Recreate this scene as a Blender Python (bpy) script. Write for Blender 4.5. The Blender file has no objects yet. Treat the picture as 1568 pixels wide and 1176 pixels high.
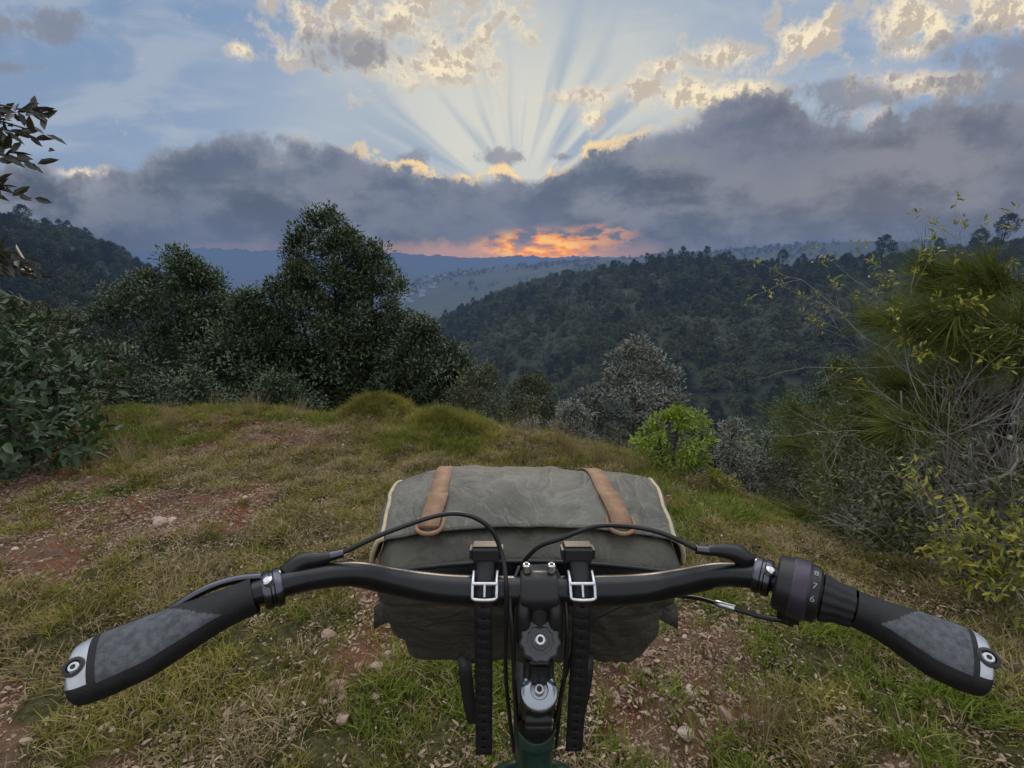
import bpy, math, random
import numpy as np
from mathutils import Vector, Matrix
random.seed(7); RNG=np.random.default_rng(7)
sc=bpy.context.scene
try:
    sc.view_settings.view_transform='Standard'; sc.view_settings.look='None'; sc.view_settings.exposure=0
except Exception as e: print(e)
def lin(r,g,b):
    f=lambda c:(c/255/12.92) if c/255<=0.04045 else ((c/255+0.055)/1.055)**2.4
    return (f(r),f(g),f(b),1.0)
def sm(a,b,x):
    t=np.clip((np.asarray(x,float)-a)/(b-a),0,1); return t*t*(3-2*t)
_G=np.random.default_rng(3).random((256,256))
def vn(x,y):
    xi=np.floor(x).astype(int); yi=np.floor(y).astype(int); fx=x-xi; fy=y-yi
    fx=fx*fx*(3-2*fx); fy=fy*fy*(3-2*fy)
    a=_G[xi%256,yi%256]; b=_G[(xi+1)%256,yi%256]; c=_G[xi%256,(yi+1)%256]; d=_G[(xi+1)%256,(yi+1)%256]
    return (a*(1-fx)+b*fx)*(1-fy)+(c*(1-fx)+d*fx)*fy
def fbm(x,y,s=1.0,o=4,off=0.0):
    x=np.asarray(x,float);y=np.asarray(y,float);r=0;a=1;t=0
    for i in range(o):
        r=r+a*vn(x*s+off+17.3*i,y*s+off*1.7+9.1*i); t+=a; a*=.5; s*=2.03
    return r/t

# ---------------------------------------------------------------- node helpers
class NT:
    def __init__(s,t): s.t=t
    def n(s,k,**kw):
        n=s.t.nodes.new(k)
        for a,b in kw.items(): setattr(n,a,b)
        return n
    def set(s,sock,v):
        if isinstance(v,bpy.types.NodeSocket): s.t.links.new(v,sock)
        else: sock.default_value=v
    def m(s,op,a,b=None,c=None,clamp=False):
        n=s.n('ShaderNodeMath',operation=op,use_clamp=clamp); s.set(n.inputs[0],a)
        if b is not None: s.set(n.inputs[1],b)
        if c is not None: s.set(n.inputs[2],c)
        return n.outputs[0]
    def v(s,op,a,b=None):
        n=s.n('ShaderNodeVectorMath',operation=op); s.set(n.inputs[0],a)
        if b is not None: s.set(n.inputs[1],b)
        return n.outputs['Value'] if op in('LENGTH','DOT_PRODUCT') else n.outputs[0]
    def mix(s,f,a,b,bt='MIX'):
        n=s.n('ShaderNodeMix',data_type='RGBA',blend_type=bt); s.set(n.inputs[0],f); s.set(n.inputs[6],a); s.set(n.inputs[7],b)
        return n.outputs[2]
    def noise(s,vec,scale,detail=4,rough=.5,dist=0,dim='3D'):
        n=s.n('ShaderNodeTexNoise',noise_dimensions=dim)
        if vec is not None: s.set(n.inputs['Vector'],vec)
        n.inputs['Scale'].default_value=scale; n.inputs['Detail'].default_value=detail; n.inputs['Roughness'].default_value=rough
        n.inputs['Distortion'].default_value=dist
        return n.outputs[0]
    def ss(s,x,a,b,lo=0.,hi=1.):
        n=s.n('ShaderNodeMapRange',interpolation_type='SMOOTHSTEP'); s.set(n.inputs[0],x)
        n.inputs[1].default_value=a;n.inputs[2].default_value=b;n.inputs[3].default_value=lo;n.inputs[4].default_value=hi
        return n.outputs[0]
    def comb(s,x,y,z=0.):
        n=s.n('ShaderNodeCombineXYZ'); s.set(n.inputs[0],x);s.set(n.inputs[1],y);s.set(n.inputs[2],z); return n.outputs[0]

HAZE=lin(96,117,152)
def newmat(name):
    m=bpy.data.materials.new(name); m.use_nodes=True; m.node_tree.nodes.clear(); return m,NT(m.node_tree)
def finish(m,N,shader,haze=False,disp=None):
    out=N.n('ShaderNodeOutputMaterial')
    if haze:  # aerial haze painted into the material: glow blended in by distance from origin
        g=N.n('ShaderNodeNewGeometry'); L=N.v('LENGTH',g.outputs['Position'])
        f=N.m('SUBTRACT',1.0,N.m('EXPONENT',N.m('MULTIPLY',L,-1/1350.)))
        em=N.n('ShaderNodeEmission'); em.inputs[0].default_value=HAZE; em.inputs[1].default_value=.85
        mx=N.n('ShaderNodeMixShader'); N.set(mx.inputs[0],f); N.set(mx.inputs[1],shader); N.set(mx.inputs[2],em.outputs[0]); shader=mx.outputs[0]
    N.set(out.inputs[0],shader); return m
def pbr(name,col,rough=.5,metal=0.,var=.0,vscale=30,bump=0.,bscale=200,spec=.5,sheen=0.):
    m,N=newmat(name); p=N.n('ShaderNodeBsdfPrincipled')
    c=tuple(col[:3])+(1,)
    if var>0:
        tc=N.n('ShaderNodeTexCoord').outputs['Object']
        nz=N.noise(tc,vscale,5,.6)
        a=tuple(x*(1-var) for x in c[:3])+(1,); b=tuple(min(1,x*(1+var)) for x in c[:3])+(1,)
        N.set(p.inputs['Base Color'],N.mix(N.ss(nz,.3,.7),a,b))
    else: p.inputs['Base Color'].default_value=c
    p.inputs['Roughness'].default_value=rough; p.inputs['Metallic'].default_value=metal
    p.inputs['Specular IOR Level'].default_value=spec
    if bump>0:
        tc=N.n('ShaderNodeTexCoord').outputs['Object']
        b=N.n('ShaderNodeBump'); b.inputs['Strength'].default_value=bump; b.inputs['Distance'].default_value=.002
        N.set(b.inputs['Height'],N.noise(tc,bscale,4,.6)); N.set(p.inputs['Normal'],b.outputs[0])
    return finish(m,N,p.outputs[0])
def leafmat(name,dark,light,rough=.5,trans=.25,haze=False,inst=False,spec=.4,back=None,posvar=0.0):
    m,N=newmat(name)
    a=N.n('ShaderNodeAttribute',attribute_name='var'); f=a.outputs['Fac']
    if inst:
        oi=N.n('ShaderNodeObjectInfo'); f=N.m('ADD',N.m('MULTIPLY',f,.5),N.m('MULTIPLY',oi.outputs['Random'],.5))
    g=N.n('ShaderNodeNewGeometry')
    if posvar>0:
        pn=N.noise(g.outputs['Position'],posvar,2,.6,dim='2D'); f=N.m('ADD',N.m('MULTIPLY',f,.6),N.m('MULTIPLY',N.ss(pn,.35,.65),.4))
    c=N.mix(f,dark+(1,),light+(1,))
    if back: c=N.mix(g.outputs['Backfacing'],c,back+(1,))
    if inst: p=N.n('ShaderNodeBsdfDiffuse');N.set(p.inputs[0],c)
    else: p=N.n('ShaderNodeBsdfPrincipled'); N.set(p.inputs['Base Color'],c); p.inputs['Roughness'].default_value=rough; p.inputs['Specular IOR Level'].default_value=spec
    if trans<=0: return finish(m,N,p.outputs[0],haze)
    t=N.n('ShaderNodeBsdfTranslucent'); N.set(t.inputs[0],c)
    mx=N.n('ShaderNodeMixShader'); mx.inputs[0].default_value=trans; N.set(mx.inputs[1],p.outputs[0]); N.set(mx.inputs[2],t.outputs[0])
    return finish(m,N,mx.outputs[0],haze)

# ---------------------------------------------------------------- mesh builder (quads)
class MB:
    def __init__(s): s.V=[];s.F=[];s.M=[];s.A=[];s.n=0
    def add(s,v,f,mat,var=None):
        v=np.asarray(v,float);f=np.asarray(f,int)
        s.V.append(v);s.F.append(f+s.n);s.M.append(np.full(len(f),mat) if np.isscalar(mat) else np.asarray(mat))
        s.A.append(np.full(len(v),.5) if var is None else np.asarray(var,float)); s.n+=len(v)
    def tube(s,path,radii,mat,seg=6,var=.5):
        P=np.asarray(path,float);k=len(P);R=np.broadcast_to(np.asarray(radii,float),(k,))
        T=np.gradient(P,axis=0);T/=np.linalg.norm(T,axis=1,keepdims=True)+1e-9
        ref=np.array([0.31,0.17,.93]); 
        if abs(T[0]@ref)>.9: ref=np.array([1.,.1,0])
        S=np.cross(T,ref);S/=np.linalg.norm(S,axis=1,keepdims=True)+1e-9;U=np.cross(S,T)
        an=np.arange(seg)*2*np.pi/seg
        V=P[:,None]+R[:,None,None]*(np.cos(an)[None,:,None]*S[:,None]+np.sin(an)[None,:,None]*U[:,None])
        i=np.arange(k-1)[:,None]*seg;j=np.arange(seg)[None];j2=(j+1)%seg
        F=np.stack([i+j,i+j2,i+seg+j2,i+seg+j],-1).reshape(-1,4)
        s.add(V.reshape(-1,3),F,mat,np.full(k*seg,var))
    def leaves(s,c,d,n,L,W,mat,var,fold=.18,curl=.15):
        c=np.asarray(c);d=d/(np.linalg.norm(d,axis=1,keepdims=True)+1e-9)
        sd=np.cross(d,n);sd/=np.linalg.norm(sd,axis=1,keepdims=True)+1e-9;nn=np.cross(sd,d)
        L=np.broadcast_to(L,(len(c),))[:,None];W=np.broadcast_to(W,(len(c),))[:,None]
        tip=c+d*L-nn*L*curl
        l1=c+d*L*.3+sd*W*.45+nn*W*fold;l2=c+d*L*.7+sd*W*.38+nn*W*fold-nn*L*curl*.4
        r1=c+d*L*.3-sd*W*.45+nn*W*fold;r2=c+d*L*.7-sd*W*.38+nn*W*fold-nn*L*curl*.4
        V=np.stack([c,r1,r2,tip,l2,l1],1).reshape(-1,3)
        b=np.arange(len(c))[:,None]*6
        F=np.concatenate([b+np.array([[0,1,2,3]]),b+np.array([[0,3,4,5]])],0)
        s.add(V,F,mat,np.repeat(var,6))
    def build(s,name,mats,smooth=False,link=True,loc=None):
        V=np.concatenate(s.V);F=np.concatenate(s.F);M=np.concatenate(s.M);A=np.concatenate(s.A)
        me=bpy.data.meshes.new(name);me.vertices.add(len(V));me.vertices.foreach_set('co',V.astype(np.float32).ravel())
        me.loops.add(len(F)*4);me.loops.foreach_set('vertex_index',F.astype(np.int32).ravel())
        me.polygons.add(len(F));me.polygons.foreach_set('loop_start',(np.arange(len(F))*4).astype(np.int32))
        for m in mats: me.materials.append(m)
        me.polygons.foreach_set('material_index',M.astype(np.int32))
        if smooth: me.polygons.foreach_set('use_smooth',np.ones(len(F),bool))
        at=me.attributes.new('var','FLOAT','POINT');at.data.foreach_set('value',A.astype(np.float32))
        me.update(calc_edges=True)
        ob=bpy.data.objects.new(name,me)
        if link: sc.collection.objects.link(ob)
        if loc is not None: ob.location=loc
        return ob
def unit(n,r=RNG):
    v=r.normal(size=(n,3));return v/np.linalg.norm(v,axis=1,keepdims=True)

def scatter(name,pts,rots,scl,idx,templates):
    col=bpy.data.collections.new(name+'_source')
    for i,t in enumerate(templates):
        t.name='%s_src_%02d'%(name,i); col.objects.link(t)
    me=bpy.data.meshes.new(name);pts=np.asarray(pts,np.float32);me.vertices.add(len(pts));me.vertices.foreach_set('co',pts.ravel())
    a=me.attributes.new('rot','FLOAT_VECTOR','POINT');a.data.foreach_set('vector',np.asarray(rots,np.float32).ravel())
    a=me.attributes.new('scl','FLOAT','POINT');a.data.foreach_set('value',np.asarray(scl,np.float32))
    a=me.attributes.new('idx','INT','POINT');a.data.foreach_set('value',np.asarray(idx,np.int32))
    ob=bpy.data.objects.new(name,me);sc.collection.objects.link(ob)
    g=bpy.data.node_groups.new(name,'GeometryNodeTree')
    g.interface.new_socket('Geometry',in_out='INPUT',socket_type='NodeSocketGeometry')
    g.interface.new_socket('Geometry',in_out='OUTPUT',socket_type='NodeSocketGeometry')
    nd=g.nodes;gi=nd.new('NodeGroupInput');go=nd.new('NodeGroupOutput')
    ci=nd.new('GeometryNodeCollectionInfo');ci.inputs['Collection'].default_value=col
    ci.inputs['Separate Children'].default_value=True;ci.inputs['Reset Children'].default_value=True
    ip=nd.new('GeometryNodeInstanceOnPoints');ip.inputs['Pick Instance'].default_value=True
    def na(nm,ty):
        n=nd.new('GeometryNodeInputNamedAttribute');n.data_type=ty;n.inputs['Name'].default_value=nm
        return [o for o in n.outputs if o.enabled and o.name=='Attribute'][0]
    l=g.links;l.new(gi.outputs[0],ip.inputs['Points']);l.new(ci.outputs[0],ip.inputs['Instance'])
    l.new(na('rot','FLOAT_VECTOR'),ip.inputs['Rotation']);l.new(na('scl','FLOAT'),ip.inputs['Scale']);l.new(na('idx','INT'),ip.inputs['Instance Index'])
    l.new(ip.outputs[0],go.inputs[0])
    md=ob.modifiers.new('scatter','NODES');md.node_group=g
    return ob

# ---------------------------------------------------------------- terrain
RAD=np.array([20,60,120,200,300,450,700,1000,1500,2500,4500,8000,16000.])
T={-180:[0,0,2,4,6,8,8,8,8,8,8,8,0],
 -110:[0,-2,0,5,10,12,10,10,20,30,30,60,0],
 -60:[-5,-16,-14,4,17,10,0,0,10,20,40,80,40],
 -46:[-6,-20,-18,2,15,8,-10,-20,-20,-20,0,80,40],
 -42:[-6,-20,-20,-3,10,2,-20,-40,-60,-60,-20,70,40],
 -38:[-7,-22,-28,-14,-2,-15,-50,-80,-100,-100,-60,70,40],
 -33:[-7,-24,-36,-32,-18,-40,-80,-100,-120,-120,-70,100,40],
 -27:[-7,-26,-42,-50,-48,-60,-85,-105,-120,-120,-80,110,40],
 -20:[-7,-27,-48,-62,-70,-78,-92,-108,-110,-110,-70,70,40],
 -12:[-7,-27,-50,-62,-62,-76,-92,-102,-75,-90,-60,60,20],
 -9:[-7,-27,-50,-52,-40,-66,-88,-95,-52,-80,-60,20,10],
 -5:[-7,-27,-48,-42,-28,-55,-80,-85,-34,-80,-60,0,0],
 0:[-7,-27,-46,-34,-17,-42,-60,-60,-22,-60,-50,0,0],
 6.6:[-7,-26,-44,-27,-9,-34,-50,-45,-4,-50,-50,0,0],
 13:[-7,-26,-42,-23,-6,-30,-45,-40,2,-40,-50,0,0],
 20:[-7,-25,-40,-20,-2,-25,-40,-30,18,-30,-40,0,0],
 29:[-7,-24,-38,-19,-2,-25,-40,-25,34,-30,-40,0,0],
 36:[-6,-22,-36,-17,1,-22,-30,-10,50,-20,-40,0,0],
 41:[-6,-20,-32,-14,3,-20,-30,-10,38,-20,-40,0,0],
 46:[-6,-18,-28,-10,8,-10,-20,0,30,0,0,0,0],
 60:[-5,-14,-20,-2,12,5,0,0,20,0,0,0,0],
 110:[0,-2,0,4,10,10,8,8,8,8,8,8,0],
 180:[0,0,2,4,6,8,8,8,8,8,8,8,0]}
ka=np.array(sorted(T));tab=np.array([T[k] for k in ka],float)
LR=np.linspace(math.log(15),math.log(16000),150);AZ=np.arange(-180,181)
g1=np.stack([np.interp(LR,np.log(RAD),r) for r in tab]);grid=np.stack([np.interp(AZ,ka,g1[:,j]) for j in range(len(LR))],1)
k=np.array([1,2,3,2,1.])/9
for i in range(grid.shape[0]): grid[i]=np.convolve(np.pad(grid[i],2,'edge'),k,'valid')
for j in range(grid.shape[1]): grid[:,j]=np.convolve(np.pad(grid[:,j],2,'edge'),k,'valid')
def far_h(x,y):
    r=np.maximum(np.hypot(x,y),15.);az=np.degrees(np.arctan2(x,y))
    u=(np.log(r)-LR[0])/(LR[1]-LR[0]);u=np.clip(u,0,len(LR)-1.001);w=np.clip(az+180,0,359.999)
    i=w.astype(int);j=u.astype(int);fi=w-i;fj=u-j
    z=(grid[i,j]*(1-fi)+grid[i+1,j]*fi)*(1-fj)+(grid[i,j+1]*(1-fi)+grid[i+1,j+1]*fi)*fj
    z=z+(fbm(x/40,y/40,1,3)-.5)*sm(30,200,r)*12+(fbm(x/700,y/700,1,4,5.)-.5)*sm(1500,7000,r)*110
    z=z+(fbm(az*2.1+50,r*0+3,1,4)-.5)*sm(4000,8000,r)*60
    return z
def near_h(x,y):
    z=-0.080*np.maximum(y-1,0)-0.19*np.maximum(0,x+.8)*sm(1.5,5.0,y)-.02*sm(-2.5,-5,x)*sm(2,5,y)
    z=z-0.12*np.maximum(0,x-1.3)*sm(0.5,3,y)
    yc=5.1-.3*np.maximum(0,x+.4)+.2*np.sin(x*1.3)+.06*np.minimum(0,x+3)
    yc=np.maximum(yc,3.7)
    d=y-yc; z=z-.6*np.where(d>0,np.sqrt(d*d+.3)-.548,0)
    def mound(cx,cy,rx,ry,h): return h*np.exp(-((x-cx)/rx)**2-((y-cy)/ry)**2)
    z=z+mound(-1.5,5.0,.34,.32,.27)+mound(-.68,4.6,.36,.3,.20)+mound(-3.4,5.0,.8,.5,.06)+mound(-.15,4.3,.35,.25,.10)+mound(.3,4.4,.3,.25,.09)
    z=z+(fbm(x,y,1.1,3)-.5)*.20*sm(.6,2.5,np.hypot(x,y-.6))+(fbm(x,y,5,3,3.)-.5)*.12
    return z
def grassmask(x,y):
    n=fbm(x,y,1.6,5,11.)
    g=sm(.34,.52,n)
    def blob(cx,cy,rx,ry,s): return s*np.exp(-((x-cx)/rx)**2-((y-cy)/ry)**2)
    b=blob(-2.9,2.75,1.2,.30,.85)+blob(-2.5,4.2,.5,.12,.5)+blob(-.55,1.5,.22,.3,1.0)+blob(.6,1.3,.22,.2,1.0)+blob(-1.0,2.5,.3,.3,.3)+blob(-1.0,1.15,.4,.2,.4)+blob(.2,4.2,.4,.15,.7)+blob(-2.0,2.2,.5,.2,.35)
    a=blob(-1.5,1.55,.5,.3,.7)+blob(-3.8,4.2,1.2,.4,.8)+blob(1.4,1.8,.7,.8,.8)+blob(-.6,4.2,1,.6,.7)+blob(2.2,3.4,1,.8,.7)+blob(-1.55,5.1,.7,.6,1)+blob(-.68,4.8,.7,.6,1)+blob(-.9,3.3,1.1,.5,.6)+blob(-2.2,3.6,.8,.25,.5)
    return np.clip(g+a-b*(.35+1.2*fbm(x,y,3.5,3,60.)),0,1)
def H(x,y):
    x=np.asarray(x,float);y=np.asarray(y,float)
    r=np.hypot(x,y);w=sm(9,22,r);z=near_h(x,y)*(1-w)+far_h(x,y)*w
    gm=grassmask(x,y); z=z+gm*.02*(1-w)
    return z
az=np.concatenate([np.linspace(-62,62,621),np.linspace(62,298,119)[1:-1]])
rr=np.concatenate([[.002,.1,.2,.3],np.exp(np.arange(math.log(.4),math.log(10),.0125)),np.exp(np.arange(math.log(10),math.log(18000),.03))])
Rg,Ag=np.meshgrid(rr,np.radians(az),indexing='ij');X=Rg*np.sin(Ag);Y=Rg*np.cos(Ag);Z=H(X,Y)
na_=len(az);nr=len(rr);i=np.arange(nr-1)[:,None]*na_;j=np.arange(na_)[None];j2=(j+1)%na_
F=np.stack([i+j,i+na_+j,i+na_+j2,i+j2],-1).reshape(-1,4)
mb=MB();mb.add(np.stack([X,Y,Z],-1).reshape(-1,3),F,0,grassmask(X,Y).ravel())
m,N=newmat('ground_mat')
geo=N.n('ShaderNodeNewGeometry').outputs['Position'];at=N.n('ShaderNodeAttribute',attribute_name='var').outputs['Fac']
n1=N.noise(geo,3,4,.6);n2=N.noise(geo,40,4,.7);n3=N.noise(geo,160,2,.6)
dirt=N.mix(N.ss(n1,.35,.65),(.22,.085,.045,1),(.17,.11,.072,1));dirt=N.mix(N.ss(n2,.5,.75),dirt,(.28,.21,.16,1));dirt=N.mix(N.ss(n3,.56,.78),dirt,(.055,.03,.02,1))
gr=N.mix(N.ss(n2,.35,.65),(.04,.04,.014,1),(.12,.108,.04,1))
c=N.mix(N.ss(N.m('ADD',at,N.m('MULTIPLY',N.m('SUBTRACT',n2,.5),.8)),.3,.6),dirt,gr)
L=N.v('LENGTH',geo);c=N.mix(N.ss(L,9,18),c,N.mix(N.noise(geo,.05,3,.6),(.025,.035,.018,1),(.05,.06,.03,1)))
nf=N.noise(geo,.003,5,.6);c=N.mix(N.m('MULTIPLY',N.ss(L,500,1000),N.ss(nf,.48,.66)),c,(.055,.068,.045,1))
p=N.n('ShaderNodeBsdfPrincipled');N.set(p.inputs['Base Color'],c);p.inputs['Roughness'].default_value=.95;p.inputs['Specular IOR Level'].default_value=.15
b=N.n('ShaderNodeBump');b.inputs['Strength'].default_value=1.;b.inputs['Distance'].default_value=.025
N.set(b.inputs['Height'],N.m('ADD',n2,N.m('MULTIPLY',n3,.5)));N.set(p.inputs['Normal'],b.outputs[0])
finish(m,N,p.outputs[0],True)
ground=mb.build('ground',[m],smooth=True)

# ---------------------------------------------------------------- grass, litter, stones
def blades(n,h,spread,w,lean,seed):
    r=np.random.default_rng(seed);mb=MB()
    a=r.random(n)*6.283;q=spread*np.sqrt(r.random(n));bx=np.cos(a)*q;by=np.sin(a)*q
    hh=h*(.45+.75*r.random(n));th=r.random(n)*6.283;ln=lean*(.3+r.random(n));dx=np.cos(th)*ln+np.cos(a)*.4*lean;dy=np.sin(th)*ln+np.sin(a)*.4*lean
    sx=-np.sin(th+r.normal(size=n));sy=np.cos(th+r.normal(size=n))
    lv=[0,.4,.75,1.];ww=[1,.85,.5,.08];rows=[]
    for t,k in zip(lv,ww):
        cx=bx+dx*hh*t**1.8;cy=by+dy*hh*t**1.8;cz=hh*(t-.35*np.minimum(ln,1)*t*t)
        rows.append(np.stack([np.stack([cx-sx*w*k,cy-sy*w*k,cz],-1),np.stack([cx+sx*w*k,cy+sy*w*k,cz],-1)],1))
    V=np.stack(rows,1).reshape(-1,3);b=np.arange(n)[:,None]*8
    F=np.concatenate([b+np.array([[k,k+1,k+3,k+2]]) for k in(0,2,4)],0)
    mb.add(V,F,0,np.repeat(r.random(n),8));return mb
G1=leafmat('grass_green',(.06,.068,.014),(.33,.295,.072),.55,.22,inst=True,posvar=2.2,spec=.25)
G2=leafmat('grass_dry',(.16,.12,.06),(.42,.34,.19),.7,.2,inst=True,spec=.2)
G3=leafmat('grass_lush',(.07,.105,.016),(.22,.27,.05),.5,.22,inst=True,spec=.25)
tm=[blades(32,.032,.032,.0017,.8,1).build('a',[G1],link=False),blades(28,.048,.035,.0019,1.0,2).build('a',[G1],link=False),
    blades(24,.040,.04,.0017,1.1,3).build('a',[G2],link=False),blades(40,.058,.045,.0021,.7,4).build('a',[G3],link=False),
    blades(60,.12,.06,.0018,.8,5).build('a',[G1],link=False),blades(45,.25,.06,.0016,.45,6).build('a',[G2],link=False)]
def wedge(n,ymax=7.5,p=1.6):
    y=.45+(ymax-.45)*RNG.random(n)**(1/p) ; x=(RNG.random(n)*2-1)*(1.28*y+.5)
    k=(x>-9)&(x<5.5);return x[k],y[k]
x,y=wedge(66000,6.2,1.7);gm=grassmask(x,y);cl=fbm(x,y,5.5,3,33.)
k=RNG.random(len(x))<(.06+.94*gm**1.1)*(.25+.95*sm(.36,.56,cl));x,y,gm,cl=x[k],y[k],gm[k],cl[k];z=H(x,y)
dist=np.hypot(x,y);n=len(x);pn=fbm(x,y,1.4,3,40.)
idx=np.where(RNG.random(n)<.3,1,0);idx=np.where((pn>.58)&(RNG.random(n)<.6),3,idx);idx=np.where((RNG.random(n)<.28)|((pn<.47)&(RNG.random(n)<.5)),2,idx)
mnd=np.exp(-((x+1.5)/.36)**2-((y-5.0)/.3)**2)+np.exp(-((x+.68)/.34)**2-((y-4.6)/.28)**2)
idx=np.where(mnd>.35,np.where(RNG.random(n)<.55,4,1),idx);idx=np.where((y>3.8)&(RNG.random(n)<.04),4,idx);idx=np.where((y>4.6)&(RNG.random(n)<.004),5,idx)
s=(.55+.6*RNG.random(n)+.8*np.clip(cl-.45,0,.3))*(1+.05*dist)
s=np.where(idx>=4,(.6+.5*RNG.random(n)),s)
scatter('grass',np.stack([x,y,z-.004],1),np.stack([RNG.normal(0,.15,n),RNG.normal(0,.15,n),RNG.random(n)*6.28],1),s,idx,tm)
dt=[(.1,4.6),(.95,4.1),(1.15,4.05),(1.3,4.0),(-4.4,4.6),(-5.2,4.6),(-2.9,4.9),(2.4,3.6),(2.7,3.5),(3.0,3.3),(.8,1.15),(-3.1,3.6),(1.7,3.8),(.5,4.4),(.75,4.3),(-4.8,4.4),(.85,4.2),(-3.5,4.4)]
P=[];
for a_,b_ in dt:
    for q in range(7): P.append((a_+RNG.normal(0,.09),b_+RNG.normal(0,.09)))
P=np.array(P);n=len(P)
scatter('dry_grass',np.stack([P[:,0],P[:,1],H(P[:,0],P[:,1])],1),np.stack([RNG.normal(0,.12,n),RNG.normal(0,.12,n),RNG.random(n)*6.28],1),np.where(P[:,1]<2,.35,.6)+.35*RNG.random(n),np.zeros(n),[blades(26,.42,.05,.0016,.4,16).build('a',[G2],link=False)])
LM=leafmat('litter',(.085,.05,.03),(.40,.30,.22),.8,0,inst=True,spec=.2)
tl=[]
for sd in range(3):
    r=np.random.default_rng(50+sd);mb=MB();n=26;c=np.stack([r.normal(0,.035,n),r.normal(0,.035,n),.002+.01*r.random(n)],1)
    d=unit(n,r);d[:,2]*=.25;nn=np.tile([0,0,1.],(n,1))+r.normal(0,.35,(n,3));mb.leaves(c,d,nn,.006+.022*r.random(n)**2,.003+.007*r.random(n),0,r.random(n),.1,.1);tl.append(mb.build('a',[LM],link=False))
x,y=wedge(20000,6.0,1.4);gm=grassmask(x,y);k=(RNG.random(len(x))<(.95-.55*gm))&(RNG.random(len(x))<.25+1.1*sm(.4,.6,fbm(x,y,2.,3,80.)));x,y=x[k],y[k];n=len(x)
scatter('leaf_litter',np.stack([x,y,H(x,y)],1),np.stack([x*0,x*0,RNG.random(n)*6.28],1),.7+.7*RNG.random(n),RNG.integers(0,3,n),tl)
def rock(seed,mat):
    import bmesh
    bm=bmesh.new();bmesh.ops.create_icosphere(bm,subdivisions=2,radius=1);r=random.Random(seed)
    dirs=[Vector((r.gauss(0,1),r.gauss(0,1),r.gauss(0,1))).normalized() for _ in range(11)];h=[.45+.4*r.random() for _ in dirs]
    for v in bm.verts:
        for d_,hh in zip(dirs,h):
            q=v.co.dot(d_)
            if q>hh: v.co-=d_*(q-hh)
        v.co.z*=.6;v.co.x*=1.2
    me=bpy.data.meshes.new('r');bm.to_mesh(me);bm.free();me.materials.append(mat);return bpy.data.objects.new('r',me)
def rockmat(nm,a,b_):
    m,N=newmat(nm);oi=N.n('ShaderNodeObjectInfo').outputs['Random'];tc=N.n('ShaderNodeTexCoord').outputs['Object']
    c=N.mix(oi,a,b_);c=N.mix(N.ss(N.noise(tc,2.5,4,.7),.4,.7),c,(.34,.19,.12,1));p=N.n('ShaderNodeBsdfPrincipled');N.set(p.inputs['Base Color'],c);p.inputs['Roughness'].default_value=.9
    bb=N.n('ShaderNodeBump');bb.inputs['Strength'].default_value=.5;N.set(bb.inputs['Height'],N.noise(tc,6,4,.7));N.set(p.inputs['Normal'],bb.outputs[0]);return finish(m,N,p.outputs[0])
RM=rockmat('stone',(.16,.095,.07,1),(.44,.36,.32,1))
x,y=wedge(15000,6,1.3);gm=grassmask(x,y);k=RNG.random(len(x))<(.85-.78*gm);x,y=x[k],y[k];n=len(x)
s=.004+.016*RNG.random(n)**3
bx=np.array([-.62,-.58,-.5,-.66,.42,.5,.7,-2.15,-2.2,-2.1,-.75,-.55,.62,.55]);by=np.array([1.32,1.28,1.4,1.38,1.45,1.4,1.2,2.55,2.6,2.58,1.6,1.2,1.3,1.15]);bs=np.array([.045,.03,.03,.025,.03,.025,.03,.05,.04,.035,.03,.035,.03,.03])
x=np.r_[x,bx];y=np.r_[y,by];s=np.r_[s,bs];n=len(x)
scatter('stones',np.stack([x,y,H(x,y)+s*.1],1),np.stack([RNG.normal(0,.3,n),RNG.normal(0,.3,n),RNG.random(n)*6.28],1),s,RNG.integers(0,4,n),[rock(i,RM) for i in range(4)])

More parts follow.
